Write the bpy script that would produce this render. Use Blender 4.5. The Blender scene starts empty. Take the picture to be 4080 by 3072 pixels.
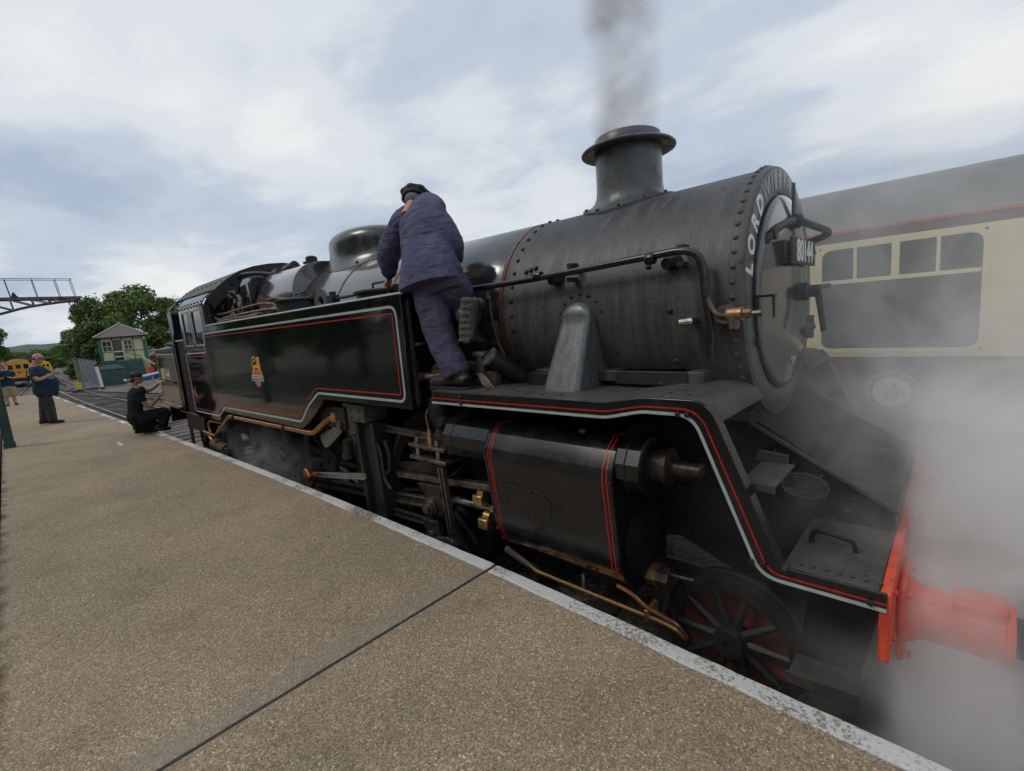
import bpy, bmesh, math, random
import numpy as np
from mathutils import Vector, Matrix, Quaternion, noise as mnoise
R = math.radians
random.seed(7)
scene = bpy.context.scene
COL = scene.collection

# ------------------------------------------------------------------ camera
FW = Vector((-0.6829, 0.7168, -0.1409)); RT = Vector((0.7299, 0.6788, -0.0814))
FW.normalize(); RT = (RT - FW * RT.dot(FW)).normalized(); UP = RT.cross(FW)
cam_d = bpy.data.cameras.new('camera'); cam = bpy.data.objects.new('camera', cam_d); COL.objects.link(cam)
cam.matrix_world = Matrix(((RT.x, UP.x, -FW.x, 0.182), (RT.y, UP.y, -FW.y, -3.704), (RT.z, UP.z, -FW.z, 2.633), (0, 0, 0, 1)))
cam_d.sensor_width = 36; cam_d.sensor_fit = 'HORIZONTAL'; cam_d.lens = 36 * 1895.463 / 4080
cam_d.clip_start = 0.05; cam_d.clip_end = 4000
scene.camera = cam

# ------------------------------------------------------------------ sky, sun, exposure
SUN_EL, SUN_AZ = R(48), R(215)      # azimuth measured from +Y clockwise
wd = bpy.data.worlds.new('World'); scene.world = wd; wd.use_nodes = True
nt = wd.node_tree; nt.nodes.clear()
def nd(tree, t, **kw):
    n = tree.nodes.new(t)
    for k, val in kw.items():
        if k in n.inputs: n.inputs[k].default_value = val
        else: setattr(n, k, val)
    return n
def mth(tree, op, a, b=None, clamp=False):
    n = tree.nodes.new('ShaderNodeMath'); n.operation = op; n.use_clamp = clamp
    for i, x in enumerate((a, b)):
        if x is None: continue
        if isinstance(x, (int, float)): n.inputs[i].default_value = x
        else: tree.links.new(x, n.inputs[i])
    return n.outputs[0]
def ramp(tree, fac, stops, interp='EASE'):
    n = tree.nodes.new('ShaderNodeValToRGB'); n.color_ramp.interpolation = interp
    e = n.color_ramp.elements
    while len(e) < len(stops): e.new(0.5)
    for i, (p, c) in enumerate(stops):
        e[i].position = p; e[i].color = (c, c, c, 1) if isinstance(c, (int, float)) else (*c, 1)
    if fac is not None: tree.links.new(fac, n.inputs[0])
    return n.outputs[0]
def mixc(tree, f, a, b, mode='MIX'):
    n = tree.nodes.new('ShaderNodeMix'); n.data_type = 'RGBA'; n.blend_type = mode
    for i, x in ((0, f), (6, a), (7, b)):
        if isinstance(x, (int, float)): n.inputs[i].default_value = x
        elif isinstance(x, tuple): n.inputs[i].default_value = (*x, 1)
        else: tree.links.new(x, n.inputs[i])
    return n.outputs[2]
sky = nd(nt, 'ShaderNodeTexSky', sky_type='NISHITA', sun_disc=False, sun_elevation=SUN_EL, sun_rotation=SUN_AZ, air_density=1.2, dust_density=2.0)
tc = nd(nt, 'ShaderNodeTexCoord'); sx = nd(nt, 'ShaderNodeSeparateXYZ'); nt.links.new(tc.outputs['Generated'], sx.inputs[0])
zz = mth(nt, 'ADD', mth(nt, 'MAXIMUM', sx.outputs[2], 0.0), 0.16)
px = mth(nt, 'DIVIDE', sx.outputs[0], zz); py = mth(nt, 'DIVIDE', sx.outputs[1], zz)
cv = nd(nt, 'ShaderNodeCombineXYZ'); nt.links.new(px, cv.inputs[0]); nt.links.new(py, cv.inputs[1])
mp = nd(nt, 'ShaderNodeMapping'); mp.inputs['Rotation'].default_value = (0, 0, R(35)); mp.inputs['Scale'].default_value = (0.70, 1.0, 1); mp.inputs['Location'].default_value = (-8.0, 2.5, 0)
nt.links.new(cv.outputs[0], mp.inputs[0])
n1 = nd(nt, 'ShaderNodeTexNoise', Scale=0.95, Detail=6.0, Roughness=0.50, Distortion=0.2); nt.links.new(mp.outputs[0], n1.inputs['Vector'])
n2 = nd(nt, 'ShaderNodeTexNoise', Scale=2.6, Detail=8.0, Roughness=0.6, Distortion=0.5); nt.links.new(mp.outputs[0], n2.inputs['Vector'])
cl = mth(nt, 'ADD', mth(nt, 'MULTIPLY', n1.outputs[0], 0.80), mth(nt, 'MULTIPLY', n2.outputs[0], 0.20))
ccol = ramp(nt, cl, [(0.35, (4.0, 4.75, 5.95)), (0.45, (5.1, 5.8, 6.75)), (0.54, (6.8, 7.25, 7.7)), (0.66, (8.3, 8.4, 8.3))])
cover = ramp(nt, n1.outputs[0], [(0.30, 0.90), (0.50, 0.97)])
final = mixc(nt, cover, sky.outputs[0], ccol)
bg = nd(nt, 'ShaderNodeBackground', Strength=0.1); nt.links.new(final, bg.inputs[0])
wo = nd(nt, 'ShaderNodeOutputWorld'); nt.links.new(bg.outputs[0], wo.inputs[0])
sun_d = bpy.data.lights.new('sun', 'SUN'); sun_d.energy = 0.9; sun_d.angle = R(18); sun_d.color = (1.0, 0.95, 0.88)
sun = bpy.data.objects.new('sun', sun_d); COL.objects.link(sun)
sdir = Vector((math.sin(SUN_AZ) * math.cos(SUN_EL), math.cos(SUN_AZ) * math.cos(SUN_EL), math.sin(SUN_EL)))
sun.rotation_euler = sdir.to_track_quat('Z', 'Y').to_euler(); sun.location = (0, 0, 30)
vs = scene.view_settings; vs.view_transform = 'Standard'; vs.look = 'None'; vs.exposure = 0.08; vs.gamma = 1.0; vs.use_curve_mapping = False
scene.render.engine = 'CYCLES'
cy = scene.cycles; cy.use_denoising = True; cy.max_bounces = 8; cy.diffuse_bounces = 3; cy.glossy_bounces = 4
cy.transmission_bounces = 6; cy.transparent_max_bounces = 12; cy.volume_bounces = 4; cy.caustics_reflective = False; cy.caustics_refractive = False
cy.volume_step_rate = 1.5; cy.volume_max_steps = 64; cy.use_adaptive_sampling = True; cy.adaptive_threshold = 0.02; cy.adaptive_min_samples = 16
try: cy.denoiser = 'OPENIMAGEDENOISE'
except Exception: pass

# ------------------------------------------------------------------ materials
MATS = {}
def mat(name, col, rough=0.5, metal=0.0, spec=0.5, coat=0.0, v=None, v2=None, b=None, r2=None, stretch=None, emit=None):
    """col base colour; v=(scale, colour2, lo, hi) noise mix; v2 a second mix; b=(scale, strength) bump; r2 roughness at v=1"""
    m = bpy.data.materials.new(name); m.use_nodes = True; t = m.node_tree
    p = t.nodes['Principled BSDF']; p.inputs['Roughness'].default_value = rough; p.inputs['Metallic'].default_value = metal
    p.inputs['Specular IOR Level'].default_value = spec; p.inputs['Coat Weight'].default_value = coat; p.inputs['Coat Roughness'].default_value = 0.06
    p.inputs['Base Color'].default_value = (*col, 1)
    tcn = t.nodes.new('ShaderNodeTexCoord'); vec = tcn.outputs['Object']
    if stretch:
        mpn = t.nodes.new('ShaderNodeMapping'); mpn.inputs['Scale'].default_value = stretch; t.links.new(vec, mpn.inputs[0]); vec2 = mpn.outputs[0]
    else: vec2 = vec
    cur = None
    for k, q in enumerate((v, v2)):
        if not q: continue
        n = nd(t, 'ShaderNodeTexNoise', Scale=q[0], Detail=4.0, Roughness=0.6); t.links.new(vec2 if k == 0 else vec, n.inputs['Vector'])
        f = ramp(t, n.outputs[0], [(q[2], 0.0), (q[3], 1.0)], 'LINEAR')
        cur = mixc(t, f, cur if cur is not None else col, q[1])
        if k == 0 and r2 is not None:
            t.links.new(mth(t, 'ADD', mth(t, 'MULTIPLY', f, r2 - rough), rough), p.inputs['Roughness'])
    if cur is not None: t.links.new(cur, p.inputs['Base Color'])
    if b:
        n = nd(t, 'ShaderNodeTexNoise', Scale=b[0], Detail=4.0); t.links.new(vec2 if len(b) > 2 else vec, n.inputs['Vector'])
        bp = nd(t, 'ShaderNodeBump', Strength=b[1], Distance=0.01); t.links.new(n.outputs[0], bp.inputs['Height']); t.links.new(bp.outputs[0], p.inputs['Normal'])
    if emit: p.inputs['Emission Color'].default_value = (*emit[0], 1); p.inputs['Emission Strength'].default_value = emit[1]
    MATS[name] = m
    return m
BLK = (0.006, 0.0065, 0.0075)
mat('paint_gloss', BLK, 0.055, coat=0.25, v=(3, (0.012, 0.011, 0.010), .45, .75), r2=0.13, b=(1.6, 0.05))
mat('paint_boiler', (0.018, 0.019, 0.020), 0.13, spec=0.9, coat=0.6, v=(2.5, (0.045, 0.044, 0.042), .4, .75), r2=0.28, b=(3, 0.04), stretch=(1, 1, .4))
mat('smokebox_black', (0.044, 0.044, 0.045), 0.46, spec=.5, v=(6, (0.082, 0.078, 0.073), .42, .64), v2=(27, (0.016, 0.014, 0.013), .61, .68), r2=0.60, b=(60, 0.16), stretch=(2.6, .5, .25))
mat('chimney_grey', (0.085, 0.089, 0.093), 0.34, v=(9, (0.038, 0.038, 0.039), .50, .72), b=(22, 0.35), r2=.5)
mat('frame_dark', (0.005, 0.005, 0.005), .8, spec=.2, v=(9, (0.012, .010, .009), .45, .75))
mat('dome_black', (0.020, 0.021, 0.022), 0.26, spec=.7, coat=.25, v=(2.5, (0.04, 0.039, 0.037), .4, .75), r2=.4)
mat('frame_black', (0.011, 0.011, 0.0115), 0.55, v=(6, (0.028, 0.024, 0.020), .48, .8), b=(30, .15), r2=.7)
mat('plate_black', (0.050, 0.046, 0.042), 0.60, v=(7, (0.088, 0.079, 0.068), .4, .7), v2=(55, (0.016, .015, .014), .6, .75), b=(90, .2))
mat('satin_black', (0.009, 0.009, 0.010), 0.22, coat=.15, v=(5, (0.020, 0.018, 0.016), .45, .8), r2=.4, b=(4, .03))
mat('cover_grey', (0.15, 0.153, 0.155), 0.36, metal=.35, v=(10, (0.085, 0.085, 0.083), .42, .7), b=(45, .12), r2=.55, stretch=(2, 2, .35))
mat('steel', (0.20, 0.18, 0.155), 0.36, metal=.85, v=(14, (0.065, 0.05, 0.038), .42, .68), b=(60, .1), r2=.55)
mat('steel_dark', (0.060, 0.051, 0.043), 0.42, metal=.6, v=(14, (0.022, 0.018, 0.015), .42, .68), b=(60, .15), r2=.6)
mat('steel_bright', (0.42, 0.41, 0.39), 0.22, metal=.95, v=(20, (0.2, 0.18, 0.15), .5, .75))
mat('pipe_brown', (0.20, 0.15, 0.115), 0.5, metal=.3, v=(18, (0.08, 0.055, 0.04), .4, .7))
mat('rust', (0.105, 0.052, 0.028), 0.8, v=(12, (0.05, 0.024, 0.014), .4, .65), b=(50, .3))
mat('copper', (0.60, 0.28, 0.15), 0.28, metal=1.0, v=(9, (0.30, 0.13, 0.075), .46, .72), r2=.5)
mat('brass', (0.62, 0.40, 0.16), 0.32, metal=.9, v=(20, (0.30, 0.18, 0.07), .45, .75), r2=.5)
mat('ring_sky_grey', (0.060, 0.063, 0.068), .34, spec=.6, v=(7, (0.05, .052, .055), .42, .66), b=(30, .08))  # lightened grey puts the sky's reflection into the ring face colour
mat('line_grey', (0.40, 0.46, 0.45), 0.35, v=(9, (0.30, 0.35, 0.34), .4, .7))
mat('line_red', (0.46, 0.022, 0.018), 0.35, v=(40, (0.28, 0.014, 0.012), .45, .7))
mat('band_brown', (0.16, 0.055, 0.035), 0.5, v=(15, (0.07, 0.035, 0.028), .4, .7))
mat('emblem_gold', (0.75, 0.36, 0.02), 0.35); mat('emblem_red', (0.42, 0.03, 0.035), 0.35); mat('emblem_pink', (0.72, 0.30, 0.30), 0.35)
mat('white_paint', (0.74, 0.74, 0.72), 0.4, v=(60, (0.5, 0.5, 0.48), .55, .8)); mat('chalk_white', (0.36, 0.37, 0.375), 0.75, v=(45, (0.09, 0.09, 0.09), .48, .68))
mat('number_cream', (0.62, 0.56, 0.36), 0.4); mat('black_matt', (0.010, 0.010, 0.010), 0.7)
mat('beam_red', (0.72, 0.085, 0.034), 0.42, v=(7, (0.52, 0.05, 0.024), .42, .72), v2=(30, (0.10, 0.03, 0.02), .63, .72), b=(24, .12), r2=.6); mat('wheel_red', (0.26, 0.04, 0.022), 0.5, v=(9, (0.05, 0.02, 0.015), .42, .66))
mat('leather_black', (0.016, 0.015, 0.014), 0.45, v=(16, (0.05, 0.046, 0.042), .5, .75), b=(40, .4), r2=.65)
mat('sole_grey', (0.105, 0.095, 0.080), 0.8, v=(24, (0.035, 0.03, 0.026), .45, .62), b=(40, .9))
# platform concrete with exposed aggregate
def concrete(name, paint):
    m = bpy.data.materials.new(name); m.use_nodes = True; t = m.node_tree; p = t.nodes['Principled BSDF']
    g = t.nodes.new('ShaderNodeTexCoord').outputs['Object']
    vo = nd(t, 'ShaderNodeTexVoronoi', Scale=140.0); t.links.new(g, vo.inputs['Vector'])
    v3 = nd(t, 'ShaderNodeTexVoronoi', Scale=200.0); t.links.new(g, v3.inputs['Vector'])
    sp = nd(t, 'ShaderNodeSeparateColor'); t.links.new(vo.outputs['Color'], sp.inputs[0])
    s3 = nd(t, 'ShaderNodeSeparateColor'); t.links.new(v3.outputs['Color'], s3.inputs[0])
    base = ramp(t, sp.outputs[0], [(0.0, (0.155, 0.117, 0.076)), (0.45, (0.262, 0.201, 0.134)), (0.8, (0.325, 0.252, 0.170)), (0.94, (0.375, 0.295, 0.203)), (1.0, (0.60, 0.49, 0.345))], 'LINEAR')
    fine = ramp(t, s3.outputs[1], [(0.0, 0.80), (1.0, 1.2)], 'LINEAR')
    base = mixc(t, 1.0, base, fine, 'MULTIPLY')
    ln = nd(t, 'ShaderNodeTexNoise', Scale=0.9, Detail=6.0, Roughness=.62); t.links.new(g, ln.inputs['Vector'])
    base = mixc(t, ramp(t, ln.outputs[0], [(.36, 0.0), (.68, .85)], 'LINEAR'), base, mixc(t, 1.0, base, (1.34, 1.32, 1.30), 'MULTIPLY'))
    l2 = nd(t, 'ShaderNodeTexNoise', Scale=2.3, Detail=7.0, Roughness=.7); t.links.new(g, l2.inputs['Vector'])
    base = mixc(t, ramp(t, l2.outputs[0], [(.52, 0.0), (.74, .7)], 'LINEAR'), base, mixc(t, 1.0, base, (.68, .655, .62), 'MULTIPLY'))
    gs = nd(t, 'ShaderNodeTexVoronoi', Scale=2.3); t.links.new(g, gs.inputs['Vector']); n7 = nd(t, 'ShaderNodeTexNoise', Scale=30.0, Detail=3.0); t.links.new(g, n7.inputs['Vector'])
    base = mixc(t, ramp(t, mth(t, 'ADD', gs.outputs['Distance'], mth(t, 'MULTIPLY', n7.outputs[0], .05)), [(.055, .7), (.075, 0.0)], 'LINEAR'), base, mixc(t, 1.0, base, (.42, .40, .38), 'MULTIPLY'))
    if not paint:   # greasy wear bands beside the cross joint and dark moss along the far edge
        sxn = nd(t, 'ShaderNodeSeparateXYZ'); t.links.new(g, sxn.inputs[0])
        l4 = nd(t, 'ShaderNodeTexNoise', Scale=3.5, Detail=5.0); t.links.new(g, l4.inputs['Vector'])
        dj = mth(t, 'ABSOLUTE', mth(t, 'ADD', sxn.outputs[0], 2.36))
        fj = ramp(t, mth(t, 'ADD', dj, mth(t, 'MULTIPLY', l4.outputs[0], .16)), [(.12, .75), (.20, 0.0)], 'LINEAR')
        base = mixc(t, fj, base, mixc(t, .55, base, (0.25, 0.22, 0.185)))
        fe = ramp(t, mth(t, 'ADD', mth(t, 'ADD', sxn.outputs[1], 4.42), mth(t, 'MULTIPLY', l4.outputs[0], -.30)), [(.20, 1.0), (.30, 0.0)], 'LINEAR')
        base = mixc(t, fe, base, (0.030, 0.026, 0.020))
    hgt = mth(t, 'MULTIPLY', vo.outputs['Distance'], -1.0)
    if paint:
        n5 = nd(t, 'ShaderNodeTexNoise', Scale=48.0, Detail=8.0, Roughness=.78); t.links.new(g, n5.inputs['Vector'])
        n6 = nd(t, 'ShaderNodeTexNoise', Scale=1.7, Detail=3.0); t.links.new(g, n6.inputs['Vector'])
        fp = ramp(t, mth(t, 'ADD', n5.outputs[0], mth(t, 'MULTIPLY', mth(t, 'SUBTRACT', n6.outputs[0], .5), .9)), [(.43, 0.0), (.48, .85), (.60, 1.0)], 'LINEAR')
        base = mixc(t, fp, mixc(t, .6, base, (0.20, 0.195, 0.185)), (0.62, 0.61, 0.585))
    t.links.new(base, p.inputs['Base Color']); p.inputs['Roughness'].default_value = .88; p.inputs['Specular IOR Level'].default_value = .3
    bp = nd(t, 'ShaderNodeBump', Strength=.55, Distance=.006); t.links.new(hgt, bp.inputs['Height']); t.links.new(bp.outputs[0], p.inputs['Normal'])
    MATS[name] = m
concrete('platform_concrete', False); concrete('edge_paint', True)
mat('tar', (0.018, 0.017, 0.016), .7, v=(30, (0.05, .045, .04), .55, .75))
def ballastmat(name, c1, c2, sc):
    m = bpy.data.materials.new(name); m.use_nodes = True; t = m.node_tree; p = t.nodes['Principled BSDF']
    g = t.nodes.new('ShaderNodeTexCoord').outputs['Object']
    vo = nd(t, 'ShaderNodeTexVoronoi', Scale=sc); t.links.new(g, vo.inputs['Vector'])
    sp = nd(t, 'ShaderNodeSeparateColor'); t.links.new(vo.outputs['Color'], sp.inputs[0])
    ln = nd(t, 'ShaderNodeTexNoise', Scale=.35, Detail=5.0); t.links.new(g, ln.inputs['Vector'])
    base = mixc(t, sp.outputs[0], c1, c2); base = mixc(t, ramp(t, ln.outputs[0], [(.4, 0.), (.65, .8)], 'LINEAR'), base, mixc(t, .75, base, (0.055, 0.046, 0.038)))
    t.links.new(base, p.inputs['Base Color']); p.inputs['Roughness'].default_value = .9
    bp = nd(t, 'ShaderNodeBump', Strength=1.0, Distance=.04); t.links.new(mth(t, 'MULTIPLY', vo.outputs['Distance'], -1.), bp.inputs['Height']); t.links.new(bp.outputs[0], p.inputs['Normal'])
    MATS[name] = m
ballastmat('ballast', (0.10, 0.085, 0.07), (0.26, 0.225, 0.19), 17.)
mat('ground_earth', (0.11, 0.09, 0.065), .95, v=(.25, (0.05, 0.065, 0.028), .42, .6), v2=(3, (0.16, .14, .11), .5, .75), b=(6, .4))
mat('rail_steel', (0.10, 0.07, 0.05), .55, metal=.35, v=(20, (0.06, .04, .03), .4, .7)); mat('rail_top', (0.52, 0.49, 0.46), .3, metal=.9)
mat('sleeper_wood', (0.075, 0.060, 0.048), .85, v=(9, (0.035, .028, .023), .4, .7), b=(30, .4))
# coach
mat('coach_cream', (0.76, 0.66, 0.39), .28, v=(4, (0.66, .58, .40), .45, .75), coat=.2); mat('coach_brown', (0.085, 0.040, 0.028), .25, coat=.2, v=(4, (0.06, .03, .022), .4, .7))
mat('coach_roof', (0.20, 0.20, 0.192), .6, v=(3, (0.15, .148, .14), .4, .7)); mat('coach_red', (0.46, 0.075, 0.06), .45)
mat('interior_grey', (0.10, 0.09, 0.08), .8); mat('seat_cloth', (0.14, 0.045, 0.04), .9); mat('table_white', (0.55, 0.54, 0.5), .5)
def glass(name, tint, rough=.03, trans=0.9):
    m = bpy.data.materials.new(name); m.use_nodes = True; t = m.node_tree; t.nodes.clear()
    tr = nd(t, 'ShaderNodeBsdfTransparent'); tr.inputs[0].default_value = (*tint, 1)
    gl = nd(t, 'ShaderNodeBsdfGlossy', Roughness=rough); gl.inputs[0].default_value = (1, 1, 1, 1)
    fr = nd(t, 'ShaderNodeFresnel', IOR=1.5); mx = nd(t, 'ShaderNodeMixShader')
    t.links.new(fr.outputs[0], mx.inputs[0]); t.links.new(tr.outputs[0], mx.inputs[1]); t.links.new(gl.outputs[0], mx.inputs[2])
    o = nd(t, 'ShaderNodeOutputMaterial'); t.links.new(mx.outputs[0], o.inputs[0]); MATS[name] = m
glass('window_glass', (.78, .82, .82)); mat('dark_glass', (0.012, 0.014, 0.016), .06, spec=.6)
# people
def cloth(name, c, c2, sc=6, rough=.92):
    m = mat(name, c, rough, spec=.25, v=(sc, c2, .38, .66)); t = m.node_tree; g = t.nodes.new('ShaderNodeTexCoord').outputs['Object']
    n0 = nd(t, 'ShaderNodeTexNoise', Scale=3.5, Detail=3.0); t.links.new(g, n0.inputs['Vector'])
    wv = nd(t, 'ShaderNodeTexNoise', Scale=6.0, Detail=4.0, Roughness=.5, Distortion=1.2); mpn = nd(t, 'ShaderNodeMapping'); mpn.inputs['Rotation'].default_value = (0, R(38), R(15)); mpn.inputs['Scale'].default_value = (1.0, 1.0, 2.3); t.links.new(g, mpn.inputs[0]); t.links.new(mpn.outputs[0], wv.inputs['Vector'])
    n3 = nd(t, 'ShaderNodeTexNoise', Scale=240.0, Detail=1.0); t.links.new(g, n3.inputs['Vector'])
    bp = nd(t, 'ShaderNodeBump', Strength=.8, Distance=.035); t.links.new(mth(t, 'ADD', wv.outputs[0], mth(t, 'MULTIPLY', n3.outputs[0], .04)), bp.inputs['Height']); t.links.new(bp.outputs[0], t.nodes['Principled BSDF'].inputs['Normal']); return m
cloth('overall_blue', (0.082, 0.080, 0.142), (0.112, 0.108, 0.178), 4); cloth('trouser_blue', (0.060, 0.055, 0.090), (0.088, 0.080, 0.128), 4)
cloth('navy_shirt', (0.014, 0.028, 0.052), (0.024, 0.044, 0.076)); cloth('black_shirt', (0.008, 0.009, 0.015), (0.016, 0.018, 0.026)); cloth('black_trouser', (0.010, 0.009, 0.010), (0.022, 0.020, 0.021))
cloth('grey_trouser', (0.040, 0.036, 0.038), (0.064, 0.058, 0.058)); cloth('khaki', (0.30, 0.225, 0.145), (0.38, 0.30, 0.20)); mat('cap_black', (0.010, 0.011, 0.012), .65, v=(18, (0.025, .025, .027), .45, .7), b=(25, .2))
mat('skin', (0.50, 0.27, 0.19), .5, v=(14, (0.42, .205, .14), .4, .7)); mat('skin_tan', (0.40, 0.205, 0.135), .5, v=(14, (0.32, .15, .095), .4, .7))
mat('hair_grey', (0.16, 0.145, 0.13), .8, b=(80, .5)); mat('hair_brown', (0.085, 0.042, 0.022), .75, v=(30, (0.15, .07, .035), .4, .65), b=(60, .8)); mat('hair_black', (0.012, 0.010, 0.009), .6, b=(80, .5))
mat('shoe_black', (0.012, 0.012, 0.012), .5); mat('shoe_blue', (0.03, 0.075, 0.16), .7); mat('print_grey', (0.16, 0.20, 0.25), .9); mat('phone_black', (0.012, 0.012, 0.014), .15); mat('phone_white', (0.5, .5, .5), .3)
# background
mat('post_green', (0.018, 0.062, 0.045), .4, v=(8, (0.010, .03, .024), .4, .7)); mat('box_green', (0.035, 0.16, 0.085), .5, v=(5, (0.028, .11, .06), .4, .7)); mat('box_cream', (0.62, 0.58, 0.36), .6, v=(4, (0.52, .48, .31), .4, .7))
mat('sash_cream', (0.74, 0.72, 0.50), .5); mat('slate', (0.15, 0.125, 0.115), .75, v=(7, (0.10, .085, .08), .4, .7)); mat('lead', (0.34, .33, .32), .6); mat('dark_green', (0.030, 0.070, 0.068), .6, v=(3, (0.05, .095, .09), .4, .7))
mat('wood_old', (0.24, 0.19, 0.13), .85, v=(6, (0.13, .10, .07), .4, .7)); mat('steel_grey', (0.27, 0.30, 0.32), .5, metal=.4); mat('barrier_white', (0.78, 0.70, 0.70), .5); mat('lamp_red', (0.72, 0.03, 0.02), .4)
mat('tarp_blue', (0.02, 0.13, 0.42), .5); mat('train_yellow', (0.80, 0.52, 0.02), .4, v=(3, (0.7, .45, .02), .4, .7)); mat('train_orange', (0.66, 0.32, 0.05), .4); mat('roof_grey', (0.33, 0.335, 0.33), .6, v=(3, (.24, .245, .24), .4, .7)); mat('unit_grey', (0.20, .22, .24), .6)
mat('gantry_grey', (0.16, 0.15, 0.16), .6, v=(5, (0.075, .055, .05), .42, .6)); mat('gantry_dark', (0.045, 0.032, 0.038), .6); mat('brick_red', (0.20, 0.075, 0.05), .85)
mat('bark', (0.065, 0.05, 0.036), .9, b=(14, .6))
def leafmat(name, c1, c2):
    m = bpy.data.materials.new(name); m.use_nodes = True; t = m.node_tree; p = t.nodes['Principled BSDF']
    g = t.nodes.new('ShaderNodeNewGeometry')
    col = ramp(t, g.outputs['Random Per Island'], [(0., c1), (1., c2)], 'LINEAR')
    n = nd(t, 'ShaderNodeTexNoise', Scale=.45, Detail=3.); t.links.new(t.nodes.new('ShaderNodeTexCoord').outputs['Object'], n.inputs['Vector'])
    col = mixc(t, ramp(t, n.outputs[0], [(.4, 0.), (.62, .8)], 'LINEAR'), col, mixc(t, 1., col, (1.75, 1.45, .95), 'MULTIPLY'))
    t.links.new(col, p.inputs['Base Color']); p.inputs['Roughness'].default_value = .6; p.inputs['Specular IOR Level'].default_value = .25
    MATS[name] = m
leafmat('leaf', (0.058, 0.105, 0.026), (0.105, 0.17, 0.05)); leafmat('leaf_dark', (0.042, 0.082, 0.026), (0.078, 0.135, 0.042))
mat('hill_wood', (0.038, 0.062, 0.046), .9, v=(.09, (0.072, .10, .066), .42, .6), b=(.4, 1.))

# ------------------------------------------------------------------ mesh helpers
V = Vector
class MB:
    def __init__(s): s.v = []; s.f = []
    def add(s, vs, fs):
        o = len(s.v); s.v += [tuple(p) for p in vs]; s.f += [tuple(i + o for i in f) for f in fs]; return s
    def box(s, x0, x1, y0, y1, z0, z1):
        return s.add([(x0, y0, z0), (x1, y0, z0), (x1, y1, z0), (x0, y1, z0), (x0, y0, z1), (x1, y0, z1), (x1, y1, z1), (x0, y1, z1)],
                     [(0, 3, 2, 1), (4, 5, 6, 7), (0, 1, 5, 4), (1, 2, 6, 5), (2, 3, 7, 6), (3, 0, 4, 7)])
    def prism(s, poly, ax, a, b):
        """poly in the two axes other than ax (in x,y,z order), extruded from a to b"""
        def P(q, h): return {'x': (h, q[0], q[1]), 'y': (q[0], h, q[1]), 'z': (q[0], q[1], h)}[ax]
        n = len(poly)
        return s.add([P(q, a) for q in poly] + [P(q, b) for q in poly],
                     [tuple(range(n))[::-1], tuple(range(n, 2 * n))] + [(i, (i + 1) % n, n + (i + 1) % n, n + i) for i in range(n)])
    def rings(s, rs, cap=True, closed=False):
        n = len(rs[0]); o = []
        for r in rs: o += list(r)
        fs = []
        m = len(rs)
        for k in range(m if closed else m - 1):
            k2 = (k + 1) % m
            for i in range(n): fs.append((k * n + i, k * n + (i + 1) % n, k2 * n + (i + 1) % n, k2 * n + i))
        if cap and not closed: fs += [tuple(range(n))[::-1], tuple((m - 1) * n + i for i in range(n))]
        return s.add(o, fs)
    def tube(s, path, r, n=8, sm=0, cap=True, asp=1.0, ref=None):
        P = [V(p) for p in path]; rr = list(r) if isinstance(r, (list, tuple)) else [r] * len(P)
        if sm and len(P) > 2:
            Q, q, qa = [], [], []; al = isinstance(asp, list)
            for i in range(len(P) - 1):
                p0, p1, p2, p3 = P[max(i - 1, 0)], P[i], P[i + 1], P[min(i + 2, len(P) - 1)]
                for k in range(sm):
                    t = k / sm
                    Q.append(.5 * ((2 * p1) + (p2 - p0) * t + (2 * p0 - 5 * p1 + 4 * p2 - p3) * t * t + (3 * p1 - p0 - 3 * p2 + p3) * t ** 3)); q.append(rr[i] * (1 - t) + rr[i + 1] * t)
                    if al: qa.append(asp[i] * (1 - t) + asp[i + 1] * t)
            P, rr = Q + [P[-1]], q + [rr[-1]]
            if al: asp = qa + [asp[-1]]
        u = V(ref) if ref else None; rs = []
        for i, p in enumerate(P):
            d = (P[min(i + 1, len(P) - 1)] - P[max(i - 1, 0)]).normalized()
            if u is None: u = d.orthogonal().normalized()
            u = (u - d * u.dot(d)).normalized(); w = d.cross(u)
            a = asp[i] if isinstance(asp, list) else asp
            rs.append([p + (u * math.cos(t) + w * math.sin(t) * a) * rr[i] for t in (2 * math.pi * k / n for k in range(n))])
        return s.rings(rs, cap)
    def cyl(s, a, b, r, r2=None, n=16): return s.tube([a, b], [r, r if r2 is None else r2], n)
    def lathe(s, prof, o, ax=(0, 0, 1), n=32, cap=True):
        ax = V(ax).normalized(); u = ax.orthogonal().normalized(); w = ax.cross(u); o = V(o)
        return s.rings([[o + ax * h + (u * math.cos(t) + w * math.sin(t)) * r for t in (2 * math.pi * k / n for k in range(n))] for r, h in prof], cap)
    def sph(s, c, r, n=12, m=8, rot=None):
        c = V(c); r = V(r) if not isinstance(r, (int, float)) else V((r, r, r)); rs = []
        for j in range(m + 1):
            a = -math.pi / 2 + math.pi * (j if 0 < j < m else (0.06 if j == 0 else m - 0.06)) / m
            ring = []
            for k in range(n):
                t = 2 * math.pi * k / n; q = V((math.cos(a) * math.cos(t) * r.x, math.cos(a) * math.sin(t) * r.y, math.sin(a) * r.z))
                if rot: q = rot @ q
                ring.append(c + q)
            rs.append(ring)
        return s.rings(rs)
    def mesh(s, name, smooth=35):
        me = bpy.data.meshes.new(name); me.from_pydata(s.v, [], s.f)
        bm = bmesh.new(); bm.from_mesh(me); bmesh.ops.recalc_face_normals(bm, faces=bm.faces); bm.to_mesh(me); bm.free()
        if smooth:
            me.shade_smooth(); me.set_sharp_from_angle(angle=R(smooth))
        return me
    def build(s, name, m, parent=None, bevel=0, smooth=35, **tags):
        me = s.mesh(name, smooth); me.materials.append(MATS[m]); return link(name, me, parent, bevel, **tags)
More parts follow.
